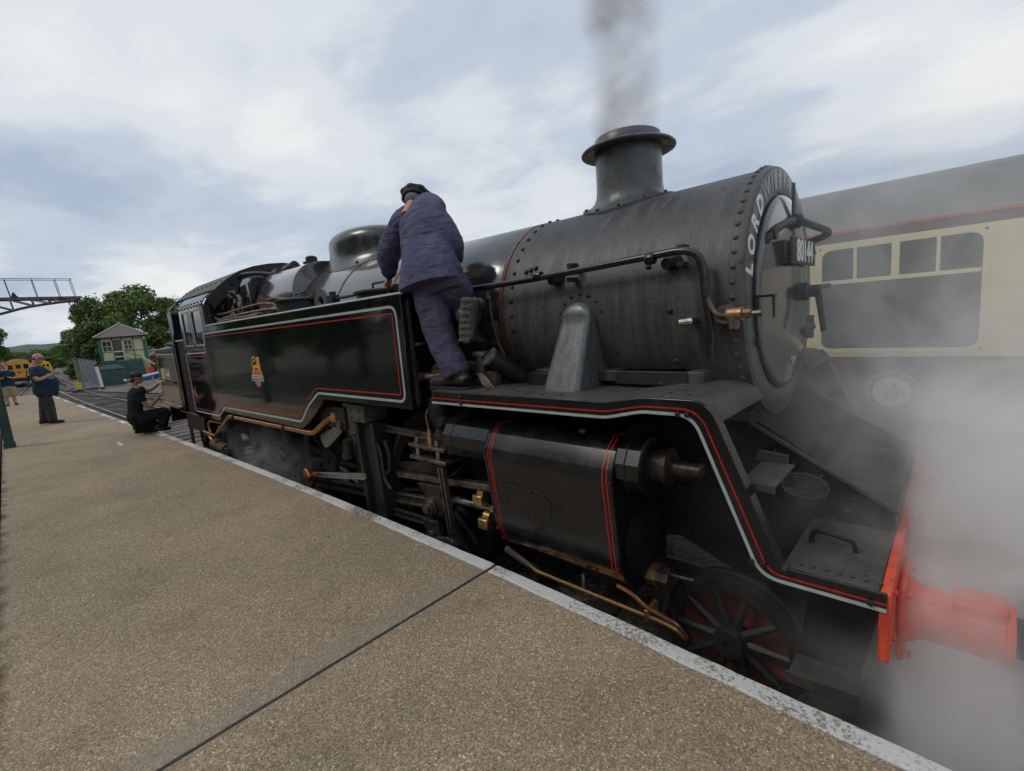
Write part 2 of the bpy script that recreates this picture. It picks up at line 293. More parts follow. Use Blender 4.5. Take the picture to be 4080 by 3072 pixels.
def link(name, me, parent=None, bevel=0, loc=None, rot=None, **tags):
    o = bpy.data.objects.new(name, me); COL.objects.link(o)
    if loc is not None: o.location = loc
    if rot is not None: o.rotation_euler = rot
    if parent is not None:
        o.parent = parent; o.matrix_parent_inverse = INV.get(parent.name, Matrix())
    INV[o.name] = Matrix()
    if loc is not None and parent is None or (me is None): pass
    if bevel:
        b = o.modifiers.new('bevel', 'BEVEL'); b.width = bevel; b.segments = 2; b.limit_method = 'ANGLE'; b.angle_limit = R(40); b.harden_normals = False
    tag(o, **tags); return o
INV = {}
def tag(o, label=None, cat=None, group=None, kind=None):
    if label: o['label'] = label
    if cat: o['category'] = cat
    if group: o['group'] = group
    if kind: o['kind'] = kind
    return o
def thing(name, label, cat, loc=(0, 0, 0), group=None, kind=None):
    """Empty at a thing's base; its parts are given in world coordinates"""
    o = bpy.data.objects.new(name, None); COL.objects.link(o); o.location = loc; o.empty_display_size = .2
    INV[o.name] = Matrix.Translation(-V(loc)); return tag(o, label, cat, group, kind)
def copy_tree(o, loc=None, rz=None, scale=None, label=None, parent=None):
    c = o.copy(); COL.objects.link(c)
    if parent is not None: c.parent = parent
    if loc is not None: c.location = loc
    if rz is not None: c.rotation_euler = (0, 0, rz)
    if scale is not None: c.scale = scale
    if label: c['label'] = label
    for ch in list(o.children): copy_tree(ch, parent=c)
    return c
def box(name, m, p, x0, x1, y0, y1, z0, z1, bevel=.004, **k): return MB().box(x0, x1, y0, y1, z0, z1).build(name, m, p, bevel, **k)
def tube(name, m, p, path, r, n=8, sm=4, **k): return MB().tube(path, r, n, sm).build(name, m, p, **k)
def prism(name, m, p, poly, ax, a, b, bevel=.004, **k): return MB().prism(poly, ax, a, b).build(name, m, p, bevel, **k)
def fillet(poly, rad, closed=True, n=5):
    """round the corners of a 2-D polyline; rad a number or one per corner"""
    out = []; N = len(poly)
    for i, p in enumerate(poly):
        r = rad[i] if isinstance(rad, (list, tuple)) else rad
        if (not closed and i in (0, N - 1)) or r <= 0: out.append(tuple(p)); continue
        p = V((p[0], p[1])); a = V(poly[i - 1][:2]); b = V(poly[(i + 1) % N][:2])
        da, db = (a - p), (b - p); la, lb = da.length, db.length; da /= la; db /= lb
        ang = max(min(da.dot(db), .9999), -.9999); half = math.acos(ang) / 2
        t = min(r / math.tan(half), la * .48, lb * .48); q0 = p + da * t; q1 = p + db * t
        for k in range(n + 1):
            s = k / n; out.append(tuple(q0 * (1 - s) ** 2 + p * 2 * s * (1 - s) + q1 * s * s))
    return out
def ribbon(path, w, closed=True):
    """offset a 2-D polyline by +-w/2, returns the quads as two parallel lists"""
    N = len(path); L, Rr = [], []
    for i in range(N):
        p = V(path[i]); a = V(path[i - 1]) if (closed or i) else None; b = V(path[(i + 1) % N]) if (closed or i < N - 1) else None
        d1 = (p - a).normalized() if a is not None and (p - a).length > 1e-6 else None; d2 = (b - p).normalized() if b is not None and (b - p).length > 1e-6 else None
        d1 = d1 or d2; d2 = d2 or d1
        n1, n2 = V((-d1.y, d1.x)), V((-d2.y, d2.x)); m = (n1 + n2).normalized(); k = w / 2 / max(m.dot(n1), .5)
        L.append(p + m * k); Rr.append(p - m * k)
    return L, Rr
def stripe(name, m, p, path, w, y, closed=True, th=.0025, ax='y'):
    L, Q = ribbon(path, w, closed); rs = []
    def P(q, h): return (q[0], h, q[1]) if ax == 'y' else ((h, q[0], q[1]) if ax == 'x' else (q[0], q[1], h))
    for a, b in zip(L, Q): rs.append([P(a, y), P(b, y), P(b, y - th if ax == 'y' else y + th), P(a, y - th if ax == 'y' else y + th)])
    return MB().rings(rs, not closed, closed).build(name, m, p)
def text(name, body, m, p, size, o, ux, uy, sx=1.0, depth=.002, align='CENTER', bold=.012):
    """flat lettering whose x runs along ux and y along uy, standing on o"""
    c = bpy.data.curves.new(name, 'FONT'); c.body = body; c.size = size; c.extrude = depth; c.align_x = align; c.align_y = 'CENTER'; c.offset = size * bold; c.resolution_u = 4
    t = bpy.data.objects.new('tmp', c); COL.objects.link(t); bpy.context.view_layer.update()
    me = bpy.data.meshes.new_from_object(t.evaluated_get(bpy.context.evaluated_depsgraph_get())); bpy.data.objects.remove(t); bpy.data.curves.remove(c)
    ux, uy = V(ux).normalized(), V(uy).normalized(); w = ux.cross(uy); o = V(o)
    for v in me.vertices: v.co = o + ux * v.co.x * sx + uy * v.co.y + w * v.co.z
    me.name = name; me.materials.clear(); me.materials.append(MATS[m]); return link(name, me, p)
def arc(c, r, a0, a1, n): return [(c[0] + r * math.cos(R(a0 + (a1 - a0) * i / n)), c[1] + r * math.sin(R(a0 + (a1 - a0) * i / n))) for i in range(n + 1)]
def lerp_tab(tab, x):
    for (a, b), (c, d) in zip(tab, tab[1:]):
        if min(a, c) <= x <= max(a, c): return b + (d - b) * (x - a) / (c - a)
    return tab[0][1] if abs(x - tab[0][0]) < abs(x - tab[-1][0]) else tab[-1][1]
# shared little pieces: dome rivet and hex bolt, axis +Z
RIVET = MB().lathe([(.016, 0), (.0155, .005), (.011, .011), (.004, .0135)], (0, 0, 0), n=9).mesh('rivet', 60); RIVET.materials.append(MATS['smokebox_black'])
HEX = MB().lathe([(.017, 0), (.017, .013), (.012, .017)], (0, 0, 0), n=6).mesh('bolt', 30); HEX.materials.append(MATS['frame_black'])
def piece(name, me, p, loc, nrm, s=1.0, m=None):
    o = link(name, me, p); o.location = loc; o.rotation_euler = V(nrm).to_track_quat('Z', 'Y').to_euler(); o.scale = (s, s, s)
    if m: o.material_slots[0].link = 'OBJECT'; o.material_slots[0].material = MATS[m]
    return o
PLAT = .824
def zg(x): return lerp_tab([(60, 0), (-22, 0), (-65, -1.02), (-75, -1.2), (-178, -2.45), (-260, -3.0), (-2500, -3.0)], x)

# ------------------------------------------------------------------ the setting: ground, ballast, tracks, platform
xs = [80, 40, 20, 8, 0, -8, -15, -22, -30, -40, -50, -57, -65, -75, -95, -120, -150, -178, -220, -300, -500, -1200, -2400]
ys = [-1200, -400, -150, -60, -25, -12, -4.1, 0, 6, 14, 30, 70, 200, 500, 1200]
g = MB(); g.add([(x, y, zg(x) - .42) for x in xs for y in ys], [(i * len(ys) + j, i * len(ys) + j + 1, (i + 1) * len(ys) + j + 1, (i + 1) * len(ys) + j) for i in range(len(xs) - 1) for j in range(len(ys) - 1)])
g.build('ground', 'ground_earth', kind='structure')
def path_pts(tab, x0, x1, step):
    n = max(2, int(abs(x1 - x0) / step)); return [(x0 + (x1 - x0) * i / n, lerp_tab(tab, x0 + (x1 - x0) * i / n)) for i in range(n + 1)]
def smooth_tab(tab):
    xs_ = [t[0] for t in tab][::-1]; out = []
    P = [V((a, b)) for a, b in tab]
    for i in range(len(P) - 1):
        p0, p1, p2, p3 = P[max(i - 1, 0)], P[i], P[i + 1], P[min(i + 2, len(P) - 1)]
        for k in range(8):
            t = k / 8; q = .5 * ((2 * p1) + (p2 - p0) * t + (2 * p0 - 5 * p1 + 4 * p2 - p3) * t * t + (3 * p1 - p0 - 3 * p2 + p3) * t ** 3); out.append((q.x, q.y))
    return out + [tab[-1]]
# ballast: one lumpy sheet under all the tracks
rnd = random.Random(3); b = MB(); bx = np.arange(24, -58, -.45); by = np.arange(-9, 16, .5)
bx = list(bx) + list(np.arange(-58, -240, -3.)); pts = []
for x in bx:
    for y in by:
        near = min(abs(y), abs(y - 3.45), 9)
        z = zg(x) - .14 - (.10 if 1.5 < y < 1.95 else 0) + rnd.uniform(-.025, .03) - max(0, (y - 9) * .04) - max(0, (-5 - y) * .05)
        if x > -34 and -4.3 < y < -1.2: z -= .25
        pts.append((x, y, z))
ny = len(by); b.add(pts, [(i * ny + j, i * ny + j + 1, (i + 1) * ny + j + 1, (i + 1) * ny + j) for i in range(len(bx) - 1) for j in range(ny - 1)])
b.build('ballast', 'ballast', smooth=0, kind='structure')
def track(name, label, tab, x0, x1, sl0, sl1):
    t = thing(name, label, 'track', (x0, lerp_tab(tab, x0), zg(x0)), 'railway tracks', 'structure'); c = path_pts(tab, x0, x1, 1.5)
    for s in (-1, 1):
        q = []
        for i, (x, y) in enumerate(c):
            a, d = c[max(i - 1, 0)], c[min(i + 1, len(c) - 1)]; dx, dy = d[0] - a[0], d[1] - a[1]; l = math.hypot(dx, dy); q.append((x - dy / l * .7525 * s, y + dx / l * .7525 * s, zg(x)))
        prof = [(-.07, -.145), (.07, -.145), (.07, -.13), (.012, -.11), (.012, -.045), (.034, -.035), (.034, -.004), (.028, 0), (-.028, 0), (-.034, -.004), (-.034, -.035), (-.012, -.045), (-.012, -.11), (-.07, -.13)]
        rs = [];tp = []
        for i, p in enumerate(q):
            a, d = q[max(i - 1, 0)], q[min(i + 1, len(q) - 1)]; dx, dy = d[0] - a[0], d[1] - a[1]; l = math.hypot(dx, dy); nx, nyy = -dy / l, dx / l
            rs.append([(p[0] + nx * u, p[1] + nyy * u, p[2] + w) for u, w in prof]); tp.append([(p[0] + nx * u, p[1] + nyy * u, p[2] + w) for u, w in ((-.026, .0), (.026, .0), (.026, .004), (-.026, .004))])
        r_ = MB().rings(rs).build('rail', 'rail_steel', t); MB().rings(tp).build('running_surface', 'rail_top', r_)
    me = MB().box(-.125, .125, -1.3, 1.3, -.25, -.118).mesh('sleeper'); me.materials.append(MATS['sleeper_wood'])
    x = sl0
    while x > sl1:
        dy = lerp_tab(tab, x - .5) - lerp_tab(tab, x + .5)
        o = link('sleeper', me, t); o.location = (x, lerp_tab(tab, x), zg(x) + rnd.uniform(-.01, .01)); o.rotation_euler = (0, 0, math.atan(-dy)); x -= .68 if x > -60 else 1.4
    return t
TA = smooth_tab([(24, 0), (-20, 0), (-40, .05), (-62, .35), (-90, .9), (-130, 1.9), (-178, 3.3), (-240, 5.2)])
TB = smooth_tab([(24, 3.45), (-14, 3.45), (-26, 3.15), (-38, 2.3), (-50, 1.15), (-60, .5), (-70, .45)])
TC = smooth_tab([(-26, -6.1), (-40, -5.6), (-58, -4.7), (-78, -3.6), (-100, -2.75), (-125, -1.5), (-150, .6)])
track('railway_track', 'railway track running under the black engine past the platform', TA, 24, -230, 23, -150)
track('railway_track', 'railway track under the cream and brown coach joining beyond the engine', TB, 24, -68, 23, -66)
track('railway_track', 'railway track under the orange fronted train left of the platform end', TC, -26, -148, -26, -130)
EDGE = smooth_tab([(6, -1.80), (3, -1.66), (.15, -1.53), (-.86, -1.495), (-2.3, -1.45), (-5.07, -1.455), (-8.5, -1.53), (-12.1, -1.67), (-15.3, -1.85), (-22, -2.1), (-29.6, -2.40), (-33, -2.52)])
EDGE = [(x, y) for x, y in EDGE]
pl = thing('platform', 'brown concrete platform with a worn white edge', None, (-12, -2.8, 0), None, 'structure')
def slab(x0, x1, name='slab'):
    c = path_pts(EDGE, x0, x1, .5); top = [(x, y - .11) for x, y in c]; far = [(x, -4.02) for x, y in c]
    MB().prism(top + far[::-1], 'z', -.3, PLAT).build(name, 'platform_concrete', pl, .006)
slab(6, -2.268); slab(-2.29, -33)
box('joint_filler', 'tar', pl, -2.291, -2.267, -4.0, -1.46, .3, PLAT - .004, 0)
rnd = random.Random(5); x = 6.0; cuts = [6.0, 4.1, 2.2, .35, -2.268]
seg = [(a, b_) for a, b_ in zip(cuts, cuts[1:])]; x = -2.29
while x > -32.5: nx = max(x - rnd.uniform(1.75, 1.95), -33); seg.append((x, nx)); x = nx
for a, d in seg:
    c = path_pts(EDGE, a - .004, d + .004, .12); front = [(x, y + rnd.uniform(-.004, .004)) for x, y in c]; back = [(x, y - .107 + rnd.uniform(-.006, .012)) for x, y in c]
    MB().prism(front + back[::-1], 'z', .62, PLAT + .003).build('coping', 'edge_paint', pl, .008)
c = path_pts(EDGE, 6, -33, .8); MB().prism([(x, y - .05) for x, y in c] + [(x, y - .3) for x, y in c][::-1], 'z', -.4, .61).build('face_wall', 'brick_red', pl)
box('kerb', 'sleeper_wood', pl, -33, 6, -4.16, -4.045, .3, PLAT - .02, .02)
prism('end_ramp', 'platform_concrete', pl, [(-33, PLAT - .005), (-33, -.4), (-39, -.6), (-39, -.3)], 'y', -4.02, -2.65, .01)
box('paint_mark', 'edge_paint', pl, -11.9, -11.45, -2.45, -2.40, PLAT - .01, PLAT + .003, 0)

# ------------------------------------------------------------------ locomotive
LO = thing('tank_locomotive', 'black steam tank locomotive with red and grey lining at the platform', 'locomotive', (-6.6, 0, 0))
ZB = 2.645
mat('brass_dull', (0.40, 0.22, 0.11), .42, metal=.75, v=(25, (0.20, .11, .06), .4, .7), r2=.6)
SY = -1.345
# frames, buffer beam, deck
for s in (-1, 1):
    prism('frame_plate', 'frame_dark', LO, [(-13.1, .62), (-13.1, 1.28), (-3.2, 1.3), (-2.4, 1.85), (-.69, 1.885), (-.03, 1.455), (-.03, .80), (-.45, .72), (-1.2, 1.02), (-2.6, .72), (-3.0, .55), (-9.5, .55), (-10.2, .78)], 'y', s * .66, s * .63)
    o = MB().prism([(-.74, 1.90), (-.02, 1.475), (-.02, 1.45), (-.74, 1.87)], 'y', s * .672, s * .655).build('frame_flange', 'plate_black', LO, .004)
beam = box('buffer_beam', 'beam_red', LO, -.028, .012, -1.33, 1.33, 1.03, 1.345, .008)
for k in range(6):
    for zz_ in (1.08, 1.30): piece('bolt', HEX, LO, (.012, -1.2 + k * .48, zz_), (1, 0, 0), .8, 'beam_red')
for s in (-1, 1):
    y = s * .87
    bf = MB().box(.0125, .045, y - .185, y + .185, .88, 1.25).build('buffer', 'beam_red', LO, .015)
    MB().lathe([(.155, 0), (.15, .02), (.125, .05), (.122, .33), (.132, .335), (.132, .36), (.11, .362)], (.045, y, 1.06), (1, 0, 0), 36).build('housing', 'beam_red', bf)
    MB().box(.20, .385, y - .085, y + .085, 1.13, 1.205).build('step_pad', 'beam_red', bf, .012)
    MB().lathe([(.085, 0), (.085, .12), (.12, .15), (.225, .165), (.228, .185), (.20, .198), (.02, .205)], (.41, y, 1.06), (1, 0, 0), 36).build('head', 'frame_black', bf)
    for a in range(4): piece('bolt', HEX, bf, (.05, y + .15 * (1 if a % 2 else -1), 1.06 + .15 * (1 if a > 1 else -1)), (1, 0, 0), 1.1, 'beam_red')
hk = MB().tube([(.012, 0, 1.05), (.14, 0, 1.05), (.22, 0, 1.08), (.25, 0, 1.15), (.21, 0, 1.19)], [.04, .04, .035, .03, .02], 8, 3).build('coupling_hook', 'steel_dark', LO)
tube('vacuum_pipe', 'frame_black', LO, [(.03, .40, .72), (.10, .40, .72), (.16, .40, .62), (.15, .38, .45)], .035, 10)
tube('steam_heat_hose', 'frame_black', LO, [(.03, -.35, .95), (.12, -.35, .85), (.16, -.34, .6), (.10, -.3, .45)], .03, 10)
# front deck and running plates, outline of the near valance: upper edge and lower edge (x, z)
TOPE = fillet([(-3.0, 2.088), (-1.33, 2.097), (-1.08, 2.138), (-.72, 2.14), (-.39, 1.352), (0, 1.352)], [0, .5, .5, .16, .03, 0], False, 6)
BOTE = fillet([(-3.0, 1.982), (-1.33, 1.996), (-1.10, 2.05), (-.815, 2.052), (-.50, 1.272), (0, 1.272)], [0, .5, .4, .14, .14, 0], False, 6)
for s in (-1, 1):
    y0, y1 = s * 1.34, s * 1.318
    prism('valance', 'satin_black', LO, TOPE + BOTE[::-1], 'y', y0, y1, .004)
    pts_ = [p for p in TOPE if p[0] <= -.72 or p[1] > 2.0]
    prism('running_plate', 'plate_black', LO, pts_ + [(p[0], p[1] - .018) for p in pts_][::-1], 'y', s * 1.316, s * .60, .003)
    box('front_deck', 'plate_black', LO, -.40, -.03, min(s * 1.316, s * .60), max(s * 1.316, s * .60), 1.333, 1.351, .003)
    stripe('flange', 'satin_black', LO, [p for p in TOPE if -.74 < p[0] < -.36], .012, s * 1.30, False, .08 if s < 0 else -.08)
cen = box('front_deck', 'plate_black', LO, -.45, -.03, -.595, .595, 1.45, 1.468, .003)
def mid(a, t):
    n = min(len(TOPE), len(BOTE)); return [(TOPE[i][0] * (1 - t) + BOTE[i][0] * t, TOPE[i][1] * (1 - t) + BOTE[i][1] * t) for i in range(n)]
stripe('red_line', 'line_red', LO, mid(0, .56), .009, -1.3405, False)
stripe('grey_line', 'line_grey', LO, mid(0, .91), .017, -1.3405, False)
for x, z in ((-2.63, 2.055), (-2.63, 2.005), (-.885, 2.062), (-.835, 2.062), (-.53, 1.345), (-.475, 1.345), (-.055, 1.30)): piece('bolt', HEX, LO, (x, -1.341, z), (0, -1, 0), .85)
# bolts over the running plate
for x, y in ((-2.78, -1.2), (-2.45, -1.22), (-2.25, -1.14), (-2.17, -1.18), (-2.02, -1.24), (-1.88, -1.25), (-1.75, -1.2), (-1.62, -1.1), (-2.35, -1.0), (-1.45, -1.0), (-2.55, -1.1), (-1.0, -1.18), (-.95, -1.08), (-.88, -1.2), (-.82, -1.12), (-1.35, -.92), (-1.2, -.88)):
    piece('bolt', HEX, LO, (x, y, (2.093 if x < -1.3 else 2.137)), (0, 0, 1), .75, 'plate_black')
for i in range(7): piece('bolt', HEX, LO, (-.33 + i * .05, -1.26, 1.351), (0, 0, 1), .6, 'plate_black')
for i in range(12): piece('rivet', RIVET, LO, (-.34 + (i % 4) * .085, -1.2 + (i // 4) * .09, 1.351), (0, 0, 1), .6, 'plate_black')
tube('hand_grip', 'frame_black', LO, [(-.34, -1.0, 1.351), (-.335, -1.0, 1.40), (-.30, -1.0, 1.425), (-.2, -1.0, 1.41), (-.165, -1.0, 1.40), (-.15, -1.0, 1.351)], .012, 8)
# builder's plate
MB().prism([(-.44 + .125 * math.cos(t), 1.535 + .078 * math.sin(t)) for t in np.linspace(0, 2 * math.pi, 37)[:-1]], 'y', -.674, -.66).build('works_plate', 'frame_black', LO, .003)
stripe('plate_rim', 'steel', LO, [(-.44 + .119 * math.cos(t), 1.535 + .072 * math.sin(t)) for t in np.linspace(0, 2 * math.pi, 41)[:-1]], .008, -.674, True, .004)
for tx, z, sz in (('BUILT', 1.575, .042), ('1954', 1.535, .036), ('BRIGHTON', 1.495, .040)): text('lettering', tx, 'steel', LO, sz, (-.44, -.676, z), (1, 0, 0), (0, 0, 1), 1.05, .003)
for x in (-.548, -.332): piece('bolt', HEX, LO, (x, -.675, 1.535), (0, -1, 0), .5, 'steel_dark')
piece('bolt', RIVET, LO, (-.235, -.662, 1.42), (0, -1, 0), 1.6, 'frame_black')
for x, z in ((-.6, 1.72), (-.5, 1.66), (-.36, 1.6), (-.2, 1.5), (-.12, 1.42), (-.6, 1.42), (-.45, 1.42), (-.07, 1.38), (-.3, 1.36)): piece('rivet', RIVET, LO, (x, -.66, z), (0, -1, 0), .9, 'frame_black')
# footstep on the frame
st = box('footstep', 'plate_black', LO, -.60, -.44, -1.27, -.90, 1.715, 1.728, .003)
prism('footstep', 'plate_black', LO, [(-.62, 1.73), (-.44, 1.728), (-.44, 1.685), (-.53, 1.69), (-.6, 1.715)], 'y', -1.28, -1.271, .002)
prism('footstep_back', 'plate_black', LO, [(-.64, 1.728), (-.47, 1.728), (-.47, 1.775), (-.62, 1.79)], 'y', -.905, -.895, .002)
ls = box('lower_step', 'plate_black', LO, -.40, -.09, -1.26, -1.03, .70, .715, .003); prism('lower_step', 'plate_black', LO, [(-.40, .70), (-.09, .70), (-.09, .78), (-.40, .76)], 'y', -1.27, -1.261, .002)
prism('step_hanger', 'frame_black', LO, [(-.40, .70), (-.12, .70), (-.02, 1.27), (-.32, 1.27)], 'y', -1.035, -1.02, .003)
# smokebox
sb = MB().lathe([(.80, -2.60), (.822, -2.60), (.822, -2.46), (.820, -2.455), (.820, -.80), (.826, -.795), (.829, -.745), (.822, -.722), (.806, -.716), (.79, -.7165), (.64, -.725)], (0, 0, ZB), (1, 0, 0), 96).build('smokebox', 'smokebox_black', LO)
MB().lathe([(.642, -.72), (.640, -.700), (.628, -.688), (.60, -.682), (.5, -.662), (.38, -.640), (.25, -.622), (.12, -.612), (.01, -.61)], (0, 0, ZB), (1, 0, 0), 72).build('smokebox_door', 'paint_boiler', LO)
MB().lathe([(.804, -.722), (.804, -.7145), (.80, -.712), (.665, -.712), (.655, -.716), (.655, -.73)], (0, 0, ZB), (1, 0, 0), 96, False).build('front_ring', 'ring_sky_grey', LO)
for k in range(60):
    a = R(k * 6); piece('rivet', RIVET, LO, (-.772, .827 * math.cos(a), ZB + .827 * math.sin(a)), (0, math.cos(a), math.sin(a)), 1.05)
for k in range(44):
    a = R(k * 360 / 44); piece('rivet', RIVET, LO, (-2.50, .822 * math.cos(a), ZB + .822 * math.sin(a)), (0, math.cos(a), math.sin(a)), 1.15, 'frame_black')
for x, dz in ((-2.37, .335), (-2.325, .345), (-2.275, .355), (-2.355, .285), (-2.305, .295)):
    y = -math.sqrt(.82 ** 2 - dz ** 2); piece('bolt', HEX, LO, (x, y, ZB + dz), (0, y, dz), 1.15)
for x, dz in ((-1.15, -.05), (-1.16, -.38), (-1.1, -.5), (-.98, -.58), (-1.3, .24)):
    y = -math.sqrt(.82 ** 2 - dz ** 2); piece('bolt', RIVET, LO, (x, y, ZB + dz), (0, y, dz), 1.3, 'frame_black')
prism('smokebox_saddle', 'frame_black', LO, [(-.58, 1.6), (-.66, 2.0), (-.62, 2.25), (.62, 2.25), (.66, 2.0), (.58, 1.6)], 'x', -2.4, -.9, .01)
for s in (-1, 1): box('saddle_flange', 'smokebox_black', LO, -2.3, -.95, min(s * .66, s * .82), max(s * .66, s * .82), 2.13, 2.21, .01)
# ring lettering
def ringletters(word, angs, m, size, r=.735):
    for ch, a in zip(word, angs):
        a = R(a); text('letter', ch, m, LO, size, (-.7105, r * math.cos(a), ZB + r * math.sin(a)), (0, math.sin(a), -math.cos(a)), (0, math.cos(a), math.sin(a)), .95, .0015, bold=.035)
ringletters('LORD', (168, 157, 145.5, 134), 'white_paint', .155)
ringletters('WILLIAM', (121.5, 111.5, 105, 97, 90, 81.5, 69), 'chalk_white', .15)
# smokebox front fittings
tube('door_handrail', 'frame_black', LO, [(-.70, -.50, 2.95), (-.67, -.46, 2.99), (-.655, -.30, 3.055), (-.637, 0, 3.115), (-.585, .2, 3.09), (-.53, .40, 3.055), (-.56, .46, 3.03), (-.68, .48, 3.0)], .025, 10, 5)
for y, z in ((-.44, 3.0), (0, 3.11)): MB().cyl((-.70, y, z), (-.64, y, z), .026, .036, 12).build('handrail_knob', 'frame_black', LO)
MB().sph((-.637, 0, 3.11), .05).build('handrail_knob', 'frame_black', LO)
prism('lamp_iron', 'frame_black', LO, [(-.05, 3.10), (.05, 3.10), (.032, 3.24), (.010, 3.355), (-.012, 3.355), (-.03, 3.24)], 'x', -.655, -.643, .002)
box('number_plate', 'black_matt', LO, -.603, -.585, -.31, .31, 2.82, 2.985, .004); text('lettering', '80144', 'white_paint', LO, .19, (-.584, 0, 2.90), (0, 1, 0), (0, 0, 1), .92, .003, bold=.02)
box('dark_plate_block', 'frame_black', LO, -.66, -.616, -.33, .2, 2.84, 2.97, .01)  # dark block standing behind the number plate
MB().prism([(.0 + .058 * math.cos(t), 2.245 + .085 * math.sin(t)) for t in np.linspace(0, 2 * math.pi, 33)[:-1]], 'x', -.668, -.652).build('shed_plate', 'black_matt', LO, .002)
stripe('plate_rim', 'white_paint', LO, [(.053 * math.cos(t), 2.245 + .079 * math.sin(t)) for t in np.linspace(0, 2 * math.pi, 41)[:-1]], .007, -.652, True, .003, 'x')
text('lettering', '75', 'white_paint', LO, .07, (-.651, 0, 2.265), (0, 1, 0), (0, 0, 1), .95, .002); text('lettering', 'B', 'white_paint', LO, .05, (-.651, 0, 2.205), (0, 1, 0), (0, 0, 1), .95, .002)
MB().lathe([(.06, 0), (.06, .05), (.04, .06), (.04, .12), (.02, .125)], (-.615, 0, ZB), (1, 0, 0), 20).build('door_boss', 'frame_black', LO)
tube('door_handle', 'frame_black', LO, [(-.53, 0, ZB), (-.52, .12, ZB + .02), (-.50, .30, ZB + .03)], [.022, .02, .017], 8, 2)
tube('door_handle', 'steel_dark', LO, [(-.51, 0, ZB), (-.50, .02, ZB - .1), (-.48, .03, ZB - .27)], [.022, .02, .017], 8, 2)
for z in (2.94, 2.37):
    h = MB().tube([(-.69, .68, z), (-.675, .56, z), (-.655, .40, z), (-.635, .15, z)], [.045, .045, .04, .03], 6, 2).build('hinge_strap', 'frame_black', LO)
    MB().cyl((-.70, .70, z - .09), (-.70, .70, z + .09), .035, n=12).build('hinge_pin', 'frame_black', h)
for a in (205, 340):
    a = R(a); y, z = .66 * math.cos(a), ZB + .66 * math.sin(a); MB().box(-.72, -.69, y - .03, y + .03, z - .022, z + .022).build('door_clamp', 'frame_black', LO, .004)
box('lamp_bracket', 'steel_dark', LO, -.71, -.60, -.66, -.60, 2.63, 2.645, .002); prism('lamp_bracket', 'steel_dark', LO, [(-.65, 2.63), (-.61, 2.63), (-.61, 2.53), (-.63, 2.51)], 'x', -.615, -.605, .002)
# brass valve on the near side
cv_ = MB().lathe([(.06, 0), (.06, .03), (.045, .035), (.045, .06), (.055, .065), (.055, .085)], (-.80, -.80, 2.545), (0, -1, .1), 14).build('clack_flange', 'smokebox_black', LO)
MB().tube([(-.78, -.88, 2.55), (-.70, -.885, 2.55)], .038, 12).build('valve_body', 'brass_dull', LO); MB().tube([(-.70, -.885, 2.55), (-.655, -.887, 2.55)], .026, 6).build('valve_nut', 'brass_dull', LO)
MB().tube([(-.655, -.887, 2.55), (-.60, -.89, 2.55)], [.013, .02], 8).build('valve_stem', 'steel', LO); MB().tube([(-.745, -.885, 2.54), (-.745, -.885, 2.47)], [.034, .026], 12).build('valve_body', 'pipe_brown', LO)
MB().tube([(-1.0, -.80, 2.53), (-1.0, -.88, 2.525), (-1.06, -.89, 2.52)], [.03, .026, .02], 8).build('blow_down_cock', 'steel_bright', LO)
tube('small_pipe', 'pipe_brown', LO, [(-1.02, -.87, 2.93), (-.93, -.89, 2.90), (-.905, -.895, 2.80), (-.89, -.90, 2.72), (-.87, -.905, 2.62), (-.83, -.90, 2.555), (-.76, -.89, 2.55)], .013, 8)
MB().tube([(-.897, -.898, 2.775), (-.884, -.902, 2.665)], .024, 8).build('pipe_union', 'steel_dark', LO)
# handrail / ejector pipe along the smokebox
tube('ejector_pipe', 'satin_black', LO, [(-3.35, -.93, 2.895), (-2.2, -.91, 2.905), (-1.25, -.90, 2.935), (-1.05, -.90, 2.94), (-.955, -.90, 2.915), (-.915, -.90, 2.85), (-.90, -.895, 2.70), (-.88, -.88, 2.45), (-.9, -.85, 2.3)], .023, 12, 5)
for x in (-2.12, -1.225):
    MB().lathe([(.032, -.03), (.036, -.022), (.036, .022), (.032, .03)], (x, -.905, 2.92), (1, 0, .02), 12).build('pipe_collar', 'satin_black', LO)
    MB().tube([(x + .1, -.77, 2.89), (x + .08, -.87, 2.88)], [.055, .035], 10).build('handrail_pillar', 'frame_black', LO)
for x in (-1.86, -1.05): box('pipe_clip', 'frame_black', LO, x - .02, x + .02, -.875, -.78, 2.945, 2.98, .003); box('pipe_clip', 'frame_black', LO, x - .02, x + .02, -.89, -.80, 2.85, 2.88, .003)
# outside steam pipe cover
def coverring(z, xc, yc, hw, dp):
    return [(xc + p[0], p[1], z) for p in fillet([(-hw, -.55), (-hw, yc - dp), (hw, yc - dp), (hw, -.55)], [0, min(.055, hw * .9), min(.055, hw * .9), 0], True, 6)]
mbx = MB(); lv = []
for t in np.linspace(0, 1, 12):
    z = 2.085 + .50 * t; lv.append(coverring(z, -1.865 + .035 * t, -.74, .160 - .035 * t, .35 - .19 * t))
for t in np.linspace(.15, 1, 8): z = 2.585 + .115 * math.sin(t * math.pi / 2); k = math.cos(t * math.pi / 2) + .03; lv.append(coverring(z, -1.83, -.74, .125 * k, .16 * (.62 + .38 * k)))
mbx.rings(lv).build('steam_pipe_cover', 'cover_grey', LO, smooth=50)
for k in range(7):
    a = R(20 + k * 23); piece('rivet', RIVET, LO, (-1.83 + .19 * math.cos(a), -.812, 2.56 + .20 * math.sin(a)), (0, -1, .1), 1.0, 'frame_black')
